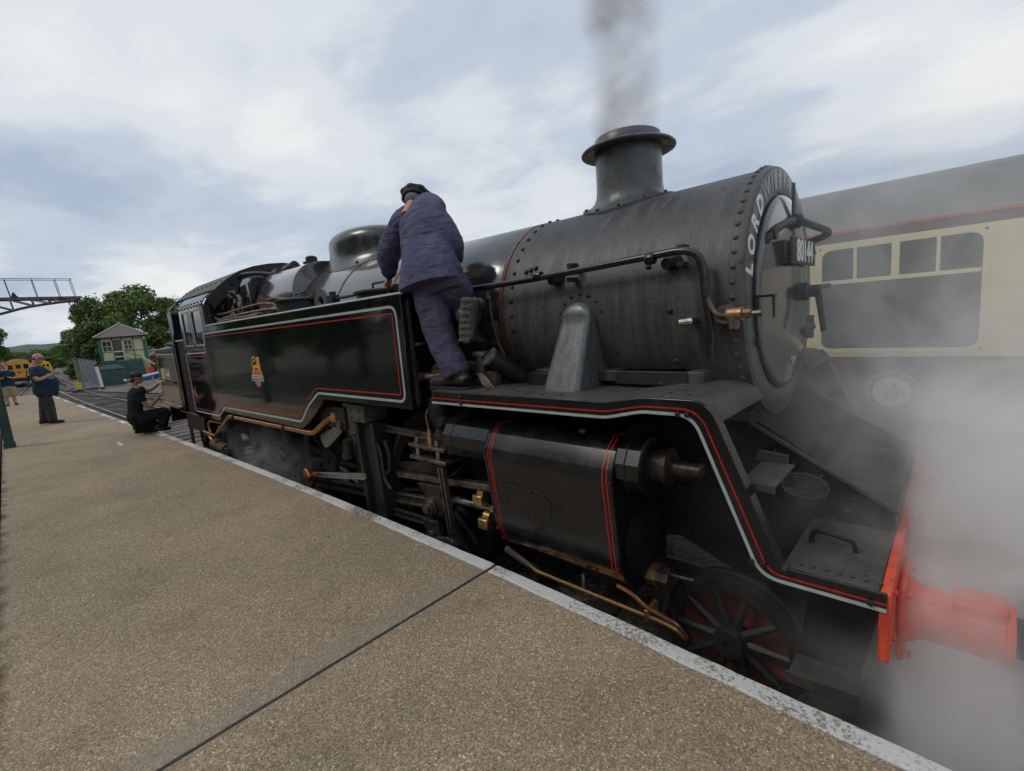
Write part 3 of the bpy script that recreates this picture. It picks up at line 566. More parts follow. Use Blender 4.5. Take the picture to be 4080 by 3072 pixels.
# chimney
rs = []
for t in range(15):
    u = t / 14; r = .262 + .118 * (1 - u) ** 7; ring = []
    for k in range(64):
        a = 2 * math.pi * k / 64; y = r * math.sin(a); zs = ZB + math.sqrt(.835 ** 2 - min(abs(y), .8) ** 2); ring.append((-1.838 + r * math.cos(a), y, zs + (3.90 - zs) * u ** 1.5))
    rs.append(ring)
MB().rings(rs, False).build('chimney', 'chimney_grey', LO, smooth=60)
MB().lathe([(.262, 3.885), (.30, 3.878), (.35, 3.872), (.372, 3.878), (.374, 3.888), (.362, 3.900), (.30, 3.915), (.262, 3.925), (.258, 3.985), (.25, 3.992), (.225, 3.99), (.21, 3.9), (.205, 3.5)], (-1.838, 0, 0), (0, 0, 1), 64, False).build('chimney_cap', 'chimney_grey', LO, smooth=50)
flange = [];
for r, dz in ((.385, 0), (.385, .016), (.34, .018)):
    flange.append([(-1.838 + r * math.cos(a), r * math.sin(a), ZB + math.sqrt(.823 ** 2 - (r * math.sin(a)) ** 2) + dz) for a in (2 * math.pi * k / 64 for k in range(64))])
MB().rings(flange, False).build('chimney_flange', 'smokebox_black', LO)
for k in range(12):
    a = 2 * math.pi * (k + .5) / 12; y = .365 * math.sin(a); piece('bolt', HEX, LO, (-1.838 + .365 * math.cos(a), y, ZB + math.sqrt(.823 ** 2 - y * y) + .018), (0, y, .75), .8)
# boiler barrel, bands, dome, firebox
MB().lathe([(.70, -2.61), (.812, -2.61), (.812, -2.64), (.826, -2.66), (.840, -3.6), (.968, -6.2), (.972, -6.30), (.9, -6.32)], (0, 0, ZB), (1, 0, 0), 96).build('boiler', 'paint_boiler', LO)
def br(x): return lerp_tab([(-2.64, .822), (-3.6, .840), (-6.2, .968), (-6.32, .972)], x)
for x, m_ in ((-2.625, 'band_brown'), (-4.25, 'band_brown'), (-5.35, 'band_brown'), (-6.27, 'band_brown')):
    MB().lathe([(br(x) - .01, x - .018), (br(x) + .004, x - .018), (br(x) + .004, x + .018), (br(x) - .01, x + .018)], (0, 0, ZB), (1, 0, 0), 96, False).build('boiler_band', m_, LO)
dm = []
for u in range(15):
    t = u / 14
    if t < .45: q = t / .45; r = .47 + .09 * (1 - q) ** 6; h = q
    else: q = (t - .45) / .55; r = .47 * (1 - (1 - math.cos(q * math.pi / 2 * .985)) ** 1.0 * 1.0) ** .45 if q < .999 else .03; h = 1 + math.sin(q * math.pi / 2) * .55
    ring = []
    for k in range(56):
        a = 2 * math.pi * k / 56; xx, y = -5.86 + r * 1.55 * math.cos(a), r * math.sin(a); zs = ZB + math.sqrt(max((br(xx) + .004) ** 2 - y * y, .01)); zt = 3.80
        ring.append((xx, y, zs + (zt - zs) * h if h <= 1 else 3.80 + (h - 1) * .34))
    dm.append(ring)
MB().rings(dm).build('dome', 'dome_black', LO, smooth=70)
for a in (200, 235, 300, 340): piece('bolt', RIVET, LO, (-5.86 + .83 * math.cos(R(a)), .53 * math.sin(R(a)), ZB + math.sqrt(br(-5.85) ** 2 - (.53 * math.sin(R(a))) ** 2) + .012), (0, math.sin(R(a)), 1), 1.2, 'frame_black')
def belp(w, top, rad, x): return [(x, p[0], p[1]) for p in fillet([(-w, 1.7), (-w, top), (w, top), (w, 1.7)], [0, rad, rad, 0], True, 12)]
MB().rings([belp(.93, 3.60, .55, -6.315), belp(.955, 3.63, .53, -6.335), belp(.955, 3.63, .50, -7.55), belp(.94, 3.60, .46, -7.62), belp(.90, 3.52, .40, -8.10), belp(.90, 3.50, .38, -8.94)]).build('firebox', 'paint_boiler', LO, smooth=50)
for x, w, tp_, rad in ((-7.55, .957, 3.632, .50),): MB().rings([[(x + .012, q[1], q[2]) for q in belp(w, tp_, rad, x)], [(x + .012, q[1], q[2]) for q in belp(w + .005, tp_ + .005, rad, x)], [(x - .012, q[1], q[2]) for q in belp(w + .005, tp_ + .005, rad, x)], [(x - .012, q[1], q[2]) for q in belp(w, tp_, rad, x)]], False).build('firebox_band', 'frame_black', LO)
for y in (-.24, .24): MB().lathe([(.11, 3.60), (.11, 3.70), (.13, 3.71), (.13, 3.73), (.085, 3.74), (.085, 3.80), (.05, 3.82)], (-7.15, y, 0), (0, 0, 1), 20).build('safety_valve', 'frame_black', LO)
wh = MB().tube([(-8.0, -.30, 3.70), (-7.62, -.30, 3.74)], .075, 14).build('whistle', 'steel_dark', LO); MB().tube([(-7.8, -.3, 3.5), (-7.8, -.3, 3.72)], .03, 8).build('whistle_stem', 'frame_black', wh)
# side tanks and cab sides
TANK = [(-3.29, 2.913), (-3.29, 1.907), (-5.0, 1.902)] + [(-5.0 - .67 * (.5 - .5 * math.cos(math.pi * k / 10)), 1.902 - .41 * (k / 10) ** 1.0 * (1.0 if 0 else 1) if 0 else 1.902 - .41 * (.5 - .5 * math.cos(math.pi * min(1, (k / 10) ** .85)))) for k in range(1, 11)] + [(-8.948, 1.478), (-8.948, 2.913)]
for s in (-1, 1):
    prism('side_tank', 'paint_gloss', LO, TANK, 'y', s * 1.345, s * .985, .006)
    MB().tube([(-3.27, s * 1.335, 2.914), (-8.94, s * 1.335, 2.914)], .013, 8).build('tank_edge_highlight', 'steel_dark' if s > 0 else 'line_grey', LO)  # near edge is coloured light grey as the highlight along the tank top
# tank front detail
box('tank_front_angle', 'frame_black', LO, -3.288, -3.25, -1.30, -1.27, 1.95, 2.86, .003); box('step', 'frame_black', LO, -3.29, -3.16, -1.28, -1.02, 2.46, 2.485, .004)
tube('tank_balance_pipe', 'frame_black', LO, [(-3.20, -1.12, 1.98), (-3.2, -1.12, 1.82), (-3.15, -.9, 1.74), (-3.15, .9, 1.74)], .09, 14)
CAB = [(-8.952, 2.535), (-8.952, 1.478), (-9.0, 1.31), (-9.1, 1.285), (-10.55, 1.285), (-10.55, 2.535)]
prism('cab_side', 'paint_gloss', LO, fillet(CAB, [0, .05, .08, 0, .02, 0]), 'y', -1.345, -1.325, .004)
up_ = MB().prism([(-8.952, 2.537), (-9.13, 2.537), (-9.13, 3.285), (-8.952, 3.285)], 'y', -1.343, -1.323).prism([(-9.70, 2.60), (-9.80, 2.60), (-9.80, 3.20), (-9.70, 3.20)], 'y', -1.343, -1.323).prism([(-10.36, 2.537), (-10.55, 2.537), (-10.52, 3.285), (-10.36, 3.285)], 'y', -1.343, -1.323)
up_.box(-10.355, -9.135, -1.343, -1.323, 2.537, 2.598).box(-10.355, -9.135, -1.343, -1.323, 3.202, 3.285).build('cab_window_panel', 'paint_gloss', LO, .004)
for x0, x1 in ((-10.355, -9.802), (-9.698, -9.135)):
    fr = stripe('window_frame', 'line_grey', LO, fillet([(x0, 2.60), (x1, 2.60), (x1, 3.20), (x0, 3.20)], .07), .022, -1.343, True, .006)
    MB().box(x0, x1, -1.330, -1.326, 2.6, 3.2).build('pane', 'window_glass', fr)
box('grab_rail', 'pipe_brown', LO, -9.70, -9.67, -1.25, -1.22, 2.5, 3.2, .004)
mat('cab_inside', (0.028, 0.032, 0.038), .6)
far = box('cab_side', 'cab_inside', LO, -10.55, -8.952, 1.325, 1.345, 1.285, 2.55, .004); box('cab_side', 'cab_inside', LO, -11.4, -10.6, 1.3, 1.345, 1.285, 2.55, .004)
box('cab_floor', 'frame_black', LO, -11.4, -8.96, -1.28, 1.28, 1.25, 1.29, 0); box('backhead', 'frame_black', LO, -9.5, -8.98, -.7, .7, 1.3, 3.3, .03)
ROOF = [(-1.345, 3.20), (-1.338, 3.29), (-1.30, 3.365), (-1.185, 3.475), (-.95, 3.668), (-.74, 3.80), (-.52, 3.878), (-.25, 3.93), (0, 3.95)]; ROOF = ROOF + [(-y, z) for y, z in ROOF[:-1]][::-1]
inn = [(y * .985, z - .022) for y, z in ROOF]
mat('roof_black', (0.060, 0.056, 0.050), .6, v=(4, (0.035, .033, .031), .4, .7))
upper = [p for p in ROOF if p[1] > 3.46]; upi = [(y, z - .02) for y, z in upper]
prism('cab_roof', 'roof_black', LO, upper + upi[::-1], 'x', -11.42, -8.80, .002)
for s in (-1, 1):
    sd = [(s * 1.345, 3.287), (s * 1.339, 3.31), (s * 1.30, 3.37), (s * 1.19, 3.473), (s * 1.175, 3.455), (s * 1.285, 3.355), (s * 1.322, 3.30), (s * 1.325, 3.287)]
    prism('roof_side', 'paint_gloss' if s < 0 else 'cab_inside', LO, sd, 'x', -10.52, -8.95, .002); prism('roof_side', 'frame_black', LO, sd, 'x', -11.40, -11.12, .002)
    MB().tube([(-11.43, s * 1.19, 3.478), (-8.82, s * 1.19, 3.478)], .014, 6).build('rain_strip', 'frame_black', LO)
fz = MB()
fa = [p for p in ROOF if p[1] > 3.3]; fz.prism(fa + [(y * .93, z - .20) for y, z in fa][::-1], 'x', -8.86, -8.80).build('cab_fascia', 'frame_black', LO, .003)
front = [(-1.335, 2.92)] + [(y * .99, z - .03) for y, z in ROOF] + [(1.335, 2.92)]
prism('cab_front', 'frame_black', LO, front, 'x', -8.95, -8.91, .003)
for s in (-1, 1):
    win = fillet([(s * 1.258, 3.26), (s * 1.03, 3.50), (s * .93, 3.45), (s * .96, 3.213), (s * .96, 2.97), (s * 1.29, 2.97)], .06)
    w_ = stripe('front_window', 'frame_black', LO, win, .05, -8.91, True, .025, 'x'); MB().prism(win, 'x', -8.908, -8.902).build('pane', 'dark_glass', w_)
for k in range(15):
    y = -1.05 + k * .13; z = np.interp(y, [p[0] for p in ROOF], [p[1] for p in ROOF]) - .11
    MB().cyl((-8.803, y * .97, z), (-8.792, y * .97, z), .03, n=10).build('dark_vent_disc', 'black_matt', LO)  # black discs stand in for the shade inside the fascia holes
for k in range(8):
    piece('rivet', RIVET, LO, (-10.45 + k * .2, -1.344, 3.262), (0, -1, 0), 1.1, 'frame_black'); piece('rivet', RIVET, LO, (-10.4 + k * .2, -1.338, 3.318), (0, -1, .3), 1.1, 'frame_black')
for k in range(9): piece('rivet', RIVET, LO, (-11.2 + k * .28, -1.0, 3.635), (0, -.6, 1), 1.2, 'frame_black')
# cab door, rear pillar, bunker
box('cab_door', 'frame_black', LO, -11.26, -10.56, -1.30, -1.27, 1.30, 2.70, .005); box('door_rail', 'line_grey', LO, -11.26, -10.56, -1.325, -1.30, 2.70, 2.73, .004)
prism('cab_rear_pillar', 'satin_black', LO, fillet([(-11.42, 1.3), (-11.27, 1.3), (-11.27, 2.72), (-11.12, 2.90), (-11.12, 3.29), (-11.42, 3.29)], [0, 0, .03, .05, .02, 0]), 'y', -1.343, -1.323, .003)
tube('pillar_handrail', 'steel', LO, [(-10.585, -1.36, 1.45), (-10.585, -1.375, 1.5), (-10.585, -1.375, 2.45), (-10.585, -1.36, 2.5)], .012, 8); tube('pillar_handrail', 'steel', LO, [(-11.27, -1.36, 1.45), (-11.27, -1.375, 1.5), (-11.27, -1.375, 2.55), (-11.27, -1.36, 2.6)], .012, 8)
box('cab_rear', 'cab_inside', LO, -11.42, -11.40, -1.3, 1.3, 2.5, 3.25, .004)
prism('bunker', 'paint_gloss', LO, [(-11.425, 1.29), (-13.18, 1.29), (-13.18, 2.575), (-11.425, 2.60)], 'y', -1.345, 1.345, .012)
box('coal_rail', 'frame_black', LO, -13.1, -11.43, -1.1, 1.1, 2.6, 2.72, .05)
box('rear_buffer_beam', 'frame_black', LO, -13.22, -13.185, -1.25, 1.25, .88, 1.26, .006)
# lining on tank and cab, bunker
LIN = [(-3.375, 2.812), (-3.375, 1.972), (-5.10, 1.968), (-5.40, 1.80), (-5.66, 1.585), (-8.62, 1.553), (-9.02, 1.378), (-10.49, 1.362), (-10.49, 2.455), (-9.20, 2.468), (-9.20, 2.785), (-8.9, 2.786)]
lr = [.10, .09, .22, .05, .16, .13, .12, .07, .06, .03, .06, 0]
LINf = fillet(LIN, lr)
stripe('grey_line', 'line_grey', LO, LINf, .024, -1.3455)
RED = fillet([(-3.435, 2.752), (-3.435, 2.032), (-5.13, 2.022), (-5.44, 1.85), (-5.72, 1.642), (-8.60, 1.612), (-9.05, 1.432), (-10.42, 1.42), (-10.42, 2.40), (-9.12, 2.412), (-9.12, 2.735), (-8.9, 2.735)], [.02, .02, .2, .05, .14, .10, .08, .03, .02, .02, .02, 0])
stripe('red_line', 'line_red', LO, RED, .012, -1.3455)
stripe('grey_line', 'line_grey', LO, fillet([(-13.09, 1.375), (-11.50, 1.362), (-11.50, 2.452), (-13.09, 2.462)], .07), .024, -1.3455)
stripe('red_line', 'line_red', LO, fillet([(-13.03, 1.435), (-11.56, 1.425), (-11.56, 2.395), (-13.03, 2.40)], .03), .012, -1.3455)
text('lettering', '80144', 'number_cream', LO, .33, (-12.50, -1.3462, 2.02), (1, 0, 0), (0, 0, 1), .95, .001, bold=.02)
# emblem: lion over wheel
LION = [(-6.844, 2.388), (-6.797, 2.392), (-6.763, 2.367), (-6.774, 2.34), (-6.775, 2.299), (-6.761, 2.266), (-6.767, 2.225), (-6.744, 2.175), (-6.724, 2.143), (-6.718, 2.131), (-6.768, 2.131), (-6.782, 2.15), (-6.823, 2.199), (-6.849, 2.219), (-6.91, 2.235), (-6.963, 2.233), (-6.985, 2.209), (-7.042, 2.174), (-7.053, 2.135), (-7.062, 2.127), (-7.109, 2.13), (-7.091, 2.156), (-7.098, 2.182), (-7.054, 2.2), (-7.037, 2.238), (-7.018, 2.255), (-6.951, 2.275), (-6.866, 2.284), (-6.866, 2.324), (-6.861, 2.361)]
em = MB().prism(LION, 'y', -1.3475, -1.3452).build('emblem', 'emblem_gold', LO)
stripe('lion_tail', 'emblem_gold', em, fillet([(-7.03, 2.245), (-7.066, 2.281), (-7.055, 2.332), (-7.02, 2.37), (-6.959, 2.387), (-6.908, 2.380), (-6.893, 2.358), (-6.915, 2.338), (-6.968, 2.330), (-6.992, 2.308)], .02, False), .02, -1.3455, False, .002)
def ell(rx, rz): return [(-6.915 + rx * math.cos(t), 2.092 + rz * math.sin(t)) for t in np.linspace(0, 2 * math.pi, 41)[:-1]]
MB().prism(ell(.122, .121), 'y', -1.3485, -1.3456).build('wheel_disc', 'emblem_red', em)
for q in (.118, .088): stripe('wheel_ring', 'emblem_pink', em, ell(q, q), .010, -1.3485, True, .001)
for k in range(8):
    a = k * math.pi / 4 + .2; stripe('wheel_spoke', 'emblem_pink', em, [(-6.915 + .02 * math.cos(a), 2.092 + .02 * math.sin(a)), (-6.915 + .085 * math.cos(a), 2.092 + .085 * math.sin(a))], .010, -1.3485, False, .001)
MB().box(-7.14, -6.698, -1.3515, -1.3488, 2.052, 2.127).build('banner', 'white_paint', em); MB().box(-7.128, -6.71, -1.3525, -1.3516, 2.062, 2.117).build('banner_field', 'black_matt', em)
text('lettering', 'BRITISH RAILWAYS', 'white_paint', em, .048, (-6.919, -1.3533, 2.0895), (1, 0, 0), (0, 0, 1), .93, .0006)
# tank top fittings
for x, r_, z1 in ((-5.93, .33, 3.07), (-4.08, .27, 3.0)):
    f_ = MB().lathe([(r_ - .03, 2.90), (r_ - .03, z1 - .02), (r_, z1 - .015), (r_, z1 + .005), (r_ - .05, z1 + .02), (.02, z1 + .028)], (x, -1.02, 0), (0, 0, 1), 32).build('tank_filler', 'frame_black', LO)
    tube('lid_handle', 'steel_dark', f_, [(x - .14, -1.02, z1 + .02), (x - .14, -1.02, z1 + .09), (x + .14, -1.02, z1 + .09), (x + .14, -1.02, z1 + .02)], .012, 6, 0)
    MB().box(x + r_ - .02, x + r_ + .07, -1.05, -.99, z1 - .03, z1 + .04).build('lid_hinge', 'steel_dark', f_, .005)
le = stripe('lifting_eye', 'cover_grey', LO, [(-5.19 + .11 * math.cos(t), 3.0 + .10 * math.sin(t)) for t in np.linspace(0, 2 * math.pi, 25)[:-1]], .09, -1.10, True, .025); box('lifting_eye', 'cover_grey', LO, -5.36, -5.02, -1.128, -1.10, 2.90, 2.945, .003)
MB().box(-4.98, -4.86, -1.16, -1.06, 2.91, 3.04).box(-4.95, -4.89, -1.14, -1.08, 3.04, 3.08).build('valve_box', 'frame_black', LO, .006)
tube('operating_rod', 'frame_black', LO, [(-4.9, -1.10, 3.0), (-4.36, -1.10, 3.0)], .016, 8, 0)
prism('scoop_plate', 'rust', LO, [(-7.36, 3.259), (-7.52, 3.181), (-7.312, 3.019), (-7.023, 2.963), (-6.666, 3.017), (-6.75, 3.083)], 'y', -1.01, -.99, .003)
for pth, r_ in (([(-9.0, -1.2, 3.06), (-8.68, -1.2, 2.99), (-8.3, -1.2, 3.003), (-6.82, -1.18, 3.015), (-6.4, -1.1, 2.99)], .018), ([(-8.98, -1.15, 3.14), (-8.72, -1.15, 3.075), (-7.13, -1.1, 3.12), (-6.6, -1.05, 3.05)], .017), ([(-8.95, -1.10, 3.12), (-8.68, -1.12, 3.05), (-8.2, -1.12, 3.10), (-7.5, -1.08, 3.09)], .014), ([(-7.06, -1.0, 3.169), (-6.74, -1.0, 3.164), (-6.25, -1.0, 3.08)], .02), ([(-8.6, -1.25, 2.95), (-7.9, -1.25, 2.96), (-6.9, -1.22, 2.955)], .02), ([(-8.1, -1.15, 2.98), (-7.6, -1.15, 2.99), (-7.0, -1.12, 2.97)], .026), ([(-6.7, -1.1, 3.02), (-6.3, -1.1, 3.03)], .025)):
    tube('pipe', 'pipe_brown', LO, pth, r_, 8)
tube('ejector_steam_pipe', 'steel_dark', LO, [(-8.85, -.75, 3.3), (-8.85, -.75, 3.58), (-8.80, -.75, 3.68), (-8.6, -.75, 3.71), (-8.0, -.72, 3.66), (-7.7, -.62, 3.60)], .03, 10)
tube('feed_pipe', 'steel', LO, [(-8.75, -.98, 3.43), (-8.45, -.98, 3.40), (-8.2, -1.0, 3.28), (-8.15, -1.0, 3.0)], .026, 8)
hood = MB().prism([(-.80, 2.95), (-1.02, 2.95), (-1.05, 3.45), (-1.0, 3.54), (-.9, 3.57), (-.8, 3.56)], 'x', -7.72, -7.60).build('steam_manifold_cover', 'satin_black', LO, .02)
MB().prism([(-1.03, 3.40), (-1.04, 3.46), (-.98, 3.56), (-.88, 3.585), (-.80, 3.58), (-.8, 3.50), (-.95, 3.50)], 'x', -8.0, -7.73).build('manifold_hood', 'satin_black', LO, .01)
rv = random.Random(11)
for k in range(16):
    x, y, z = rv.uniform(-8.6, -7.9), rv.uniform(-1.08, -.95), rv.uniform(2.98, 3.40); MB().tube([(x, y, z), (x + rv.uniform(-.12, .12), y + rv.uniform(-.05, .05), z + rv.uniform(.04, .14))], [rv.uniform(.02, .05), rv.uniform(.015, .04)], 9).build('cab_fitting', 'steel_dark', LO)
for k in range(5): MB().sph((rv.uniform(-8.5, -8.0), -1.0, rv.uniform(3.05, 3.35)), rv.uniform(.04, .06), 10, 7).build('cab_fitting', 'frame_black', LO)
MB().tube([(-7.75, -.62, 3.60), (-7.60, -.60, 3.63), (-7.55, -.68, 3.55)], [.05, .06, .04], 8).build('top_feed_valve', 'steel_dark', LO)
for k in range(4): MB().cyl((-6.9 + .09 * k, -1.15, 2.92), (-6.9 + .09 * k, -1.15, rv.uniform(3.0, 3.08)), .02, n=8).build('cab_fitting', 'pipe_brown', LO)
prism('angle_plate', 'pipe_brown', LO, [(-8.0, 2.93), (-7.62, 2.93), (-7.75, 3.05), (-7.9, 3.04)], 'y', -1.27, -1.25, .003)
# copper injector pipes under the tank
tube('injector_pipe', 'copper', LO, [(-10.36, -1.30, .95), (-10.1, -1.30, .94), (-9.65, -1.30, .945), (-9.42, -1.30, 1.05), (-9.13, -1.30, 1.165), (-8.72, -1.30, 1.36), (-8.55, -1.30, 1.40), (-8.3, -1.30, 1.40), (-6.31, -1.30, 1.435), (-5.65, -1.30, 1.445), (-5.45, -1.30, 1.46), (-5.25, -1.28, 1.57), (-5.08, -1.22, 1.66), (-4.95, -1.1, 1.67)], .036, 12, 4)
for x in (-8.38, -6.33): MB().lathe([(.05, -.02), (.05, .02)], (x, -1.30, 1.405 + (x + 8.4) * .016), (1, 0, 0), 10).build('pipe_clip', 'frame_black', LO)
MB().lathe([(.055, -.05), (.06, 0), (.055, .05)], (-9.2, -1.30, 1.13), (1, 0, .4), 10).build('pipe_union', 'pipe_brown', LO)
tube('injector_pipe', 'copper', LO, [(-9.95, -1.3, .98), (-9.95, -1.3, 1.13), (-9.85, -1.3, 1.2), (-9.6, -1.28, 1.21), (-9.3, -1.2, 1.19)], .026, 10)
tube('injector_pipe', 'copper', LO, [(-10.2, -1.28, .93), (-9.95, -1.27, .80), (-9.8, -1.25, .66)], .04, 10); tube('injector_pipe', 'pipe_brown', LO, [(-9.2, -1.28, .78), (-9.3, -1.28, .65), (-9.35, -1.27, .5)], .045, 10)
MB().tube([(-9.85, -1.28, .78), (-9.2, -1.28, .74)], [.10, .085], 12).tube([(-9.6, -1.28, .65), (-9.55, -1.28, .9)], .07, 10).build('injector', 'rust', LO)
sbx = prism('cab_step', 'frame_black', LO, [(-11.5, .93), (-10.3, .93), (-10.2, 1.24), (-11.45, 1.24)], 'y', -1.31, -1.05, .01); box('step_tread', 'plate_black', sbx, -11.8, -10.4, -1.335, -1.05, 1.243, 1.268, .006)
box('step_hanger', 'plate_black', LO, -11.52, -11.42, -1.30, -1.25, .45, .93, .005); box('step_tread', 'plate_black', LO, -11.6, -10.9, -1.32, -1.05, .42, .44, .005)
box('brass_plate', 'brass', LO, -5.05, -4.95, -1.262, -1.25, 1.62, 1.73, .003); box('plate_backing', 'frame_black', LO, -5.35, -4.75, -1.25, -1.2, 1.55, 1.80, .01)
# wheels
def wheel(x, z, r, y, spokes, red=False, crank=None):
    s = -1 if y < 0 else 1
    q = MB().lathe([(r * .80, 0), (r * .80, .10), (r * .985, .10), (r, .08), (r, .02), (r * 1.045, .015), (r * 1.045, -.015), (r * .80, -.015)], (x, y, z), (0, s, 0), 56, False).build('wheel', 'frame_black', LO)
    MB().lathe([(r * .90, .101), (r * .905, .104), (r * .985, .102)], (x, y, z), (0, s, 0), 56, False).build('tyre', 'steel_dark', q)
    MB().lathe([(.02, .14), (r * .22, .14), (r * .24, .12), (r * .24, 0)], (x, y, z), (0, s, 0), 24, False).build('hub', 'frame_black', q)
    for k in range(spokes):
        a = 2 * math.pi * k / spokes; MB().tube([(x + r * .2 * math.cos(a), y + s * .06, z + r * .2 * math.sin(a)), (x + r * .83 * math.cos(a), y + s * .055, z + r * .83 * math.sin(a))], [.042 * r / .86 + .012, .03 * r / .86 + .008], 6).build('spoke', 'frame_black', q)
    if red: MB().lathe([(.03, -.03), (r * .8, -.03), (r * .8, -.045)], (x, y, z), (0, s, 0), 40, True).build('red_backing', 'wheel_red', q)
    return q
for s in (-1, 1):
    wheel(-.835, .44, .435, s * .70, 10, True)
    for x in (-3.78, -6.15, -8.5): wheel(x, .865, .865, s * .72, 19)
    for x in (-10.75, -12.5): wheel(x, .457, .457, s * .70, 10)
for x, z, r_ in ((-.835, .44, .075), (-3.78, .865, .1), (-6.15, .865, .1), (-8.5, .865, .1), (-10.75, .457, .08), (-12.5, .457, .08)): MB().cyl((x, -.8, z), (x, .8, z), r_, n=14).build('axle', 'steel_dark', LO)
MB().tube([(-1.16, -.92, .83), (-1.42, -.92, .83)], .07, 8).build('drain_valve', 'steel', LO); MB().tube([(-1.24, -.92, .83), (-1.31, -.92, .83)], .078, 8).build('drain_valve_nut', 'brass', LO)
tube('drain_valve_arm', 'steel_dark', LO, [(-1.16, -.92, .86), (-1.0, -.93, .875)], .015, 6, 0)
# cylinder block
def cylsec(d): 
    return [(-.60, 1.88 + d), (-.98, 1.872 + d)] + fillet([(-.98, 1.872 + d), (-1.12, 1.842 + d), (-1.225 - d * .7, 1.765 + d * .7), (-1.290 - d, 1.655), (-1.300 - d, 1.58), (-1.240 - d, .985), (-1.185 - d, .875 - d * .3), (-1.06, .775 - d), (-.8, .72 - d)], [0, .05, .05, .04, .03, .03, .05, .06, 0], False, 2)[1:] + [(-.6, .72 - d)]
for s in (-1, 1):
    def SY_(q, x): return [(x, -s * p[0] if s > 0 else p[0], p[1]) for p in q]
    MB().rings([SY_(cylsec(0), -2.46), SY_(cylsec(0), -1.338)]).build('cylinder', 'satin_black', LO, .004, smooth=22)
    for x in (-2.458, -1.362): MB().rings([SY_(cylsec(.001), x), SY_(cylsec(.007), x), SY_(cylsec(.007), x + .022), SY_(cylsec(.001), x + .022)], False).build('cladding_band', 'satin_black', LO)
    vy = s * 1.09
    for x0, x1 in ((-3.0, -2.465), (-1.335, -1.17)):
        MB().lathe([(.15, x0 - .01), (.172, x0), (.185, x0 + .005), (.185, x1 - .005), (.172, x1), (.10, x1 + .006)] if 1 else [], (0, vy, 1.655), (1, 0, 0), 12).build('valve_chest_cover', 'satin_black', LO, smooth=20)
        MB().lathe([(.19, x0 + .10 if x0 < -2 else x1 - .10), (.19, x0 + .108 if x0 < -2 else x1 - .092)], (0, vy, 1.655), (1, 0, 0), 12, False).build('cover_joint', 'frame_black', LO)
    MB().lathe([(.10, -1.17), (.10, -1.09), (.115, -1.085), (.115, -1.06), (.05, -1.055), (.048, -.88), (.03, -.87)], (0, s * 1.06, 1.66), (1, 0, 0), 18).build('valve_tail_guide', 'steel_dark', LO)
    MB().lathe([(.235, -1.335), (.245, -1.328), (.245, -1.305), (.22, -1.298), (.19, -1.29), (.05, -1.285)], (0, s * .965, 1.09), (1, 0, 0), 40).build('cylinder_cover', 'frame_dark', LO)
    for k in range(14): a = 2 * math.pi * k / 14; piece('bolt', HEX, LO, (-1.302, s * .965 + .228 * math.cos(a), 1.09 + .228 * math.sin(a)), (1, 0, 0), .6, 'frame_dark')
for x in (-2.426, -2.394, -1.405, -1.375):
    q = [p for p in cylsec(.0005)][2:-1]; MB().rings([[(x - .0042, p[0], p[1]) for p in q] + [(x - .0042, p[0] - .0001, p[1]) for p in cylsec(.0022)[2:-1]][::-1], [(x + .0042, p[0], p[1]) for p in q] + [(x + .0042, p[0] - .0001, p[1]) for p in cylsec(.0022)[2:-1]][::-1]]).build('red_line', 'line_red', LO)
for x in (-2.463, -1.334):
    for i in range(0, 22, 3):
        q = cylsec(0)[2:-1]; p = q[min(i, len(q) - 1)]; piece('bolt', HEX, LO, (x + (.016 if x < -2 else -.016), p[0] - .006, p[1]), (0, -1, .15 if p[1] > 1.5 else -.1), .62, 'steel_dark')
tube('panel_seam', 'steel_dark', LO, [(-2.30, -1.292, 1.40), (-2.0, -1.292, 1.405), (-1.92, -1.291, 1.39), (-1.875, -1.285, 1.34), (-1.86, -1.274, 1.25)], .0022, 5)
for x, z in ((-2.32, 1.37), (-2.17, 1.39), (-2.03, 1.385), (-1.87, 1.33), (-2.30, 1.25), (-2.16, 1.20), (-2.03, 1.20), (-1.885, 1.235)): piece('bolt', RIVET, LO, (x, -1.236 - .12 * (z - .96), z), (0, -1, 0), .6, 'steel_dark')
piece('lubricator_plug', HEX, LO, (-1.62, -1.17, 1.845), (0, -.5, 1), 1.5, 'steel'); piece('lubricator_plug', HEX, LO, (-2.30, -1.14, 1.85), (0, -.5, 1), 1.2, 'steel_dark')
# motion
def bar(name, m, a, b_, y, h, th, fl=True):
    d = (V((b_[0], b_[1])) - V((a[0], a[1]))).normalized(); n = V((-d.y, d.x)); A, B = V(a), V(b_); w = MB()
    def sec(hh, y0, y1): 
        q = [A + n * hh[0], A + n * hh[1], B + n * hh[1], B + n * hh[0]]; w.prism([tuple(p) for p in q], 'y', y0, y1)
    if fl: sec((-h / 2, -h / 2 + h * .22), y - th / 2, y + th / 2); sec((h / 2 - h * .22, h / 2), y - th / 2, y + th / 2); sec((-h / 2 + h * .2, h / 2 - h * .2), y - th * .12, y + th * .35)
    else: sec((-h / 2, h / 2), y - th / 2, y + th / 2)
    return w.build(name, m, LO, .003)
bar('slide_bar', 'steel', (-4.0, 1.14), (-2.48, 1.265), -1.11, .055, .08, False); bar('slide_bar', 'steel_dark', (-4.0, 1.20), (-3.25, 1.30), -1.06, .10, .05, False)
prism('slide_bar_block', 'steel_dark', LO, [(-3.98, 1.18), (-3.27, 1.24), (-3.27, 1.335), (-3.7, 1.29)], 'y', -1.10, -.98, .004)
ch = prism('crosshead', 'steel_dark', LO, [(-3.60, 1.13), (-3.22, 1.16), (-3.25, 1.05), (-3.18, .97), (-3.25, .86), (-3.48, .84), (-3.55, .92), (-3.48, 1.03)], 'y', -1.18, -1.02, .008)
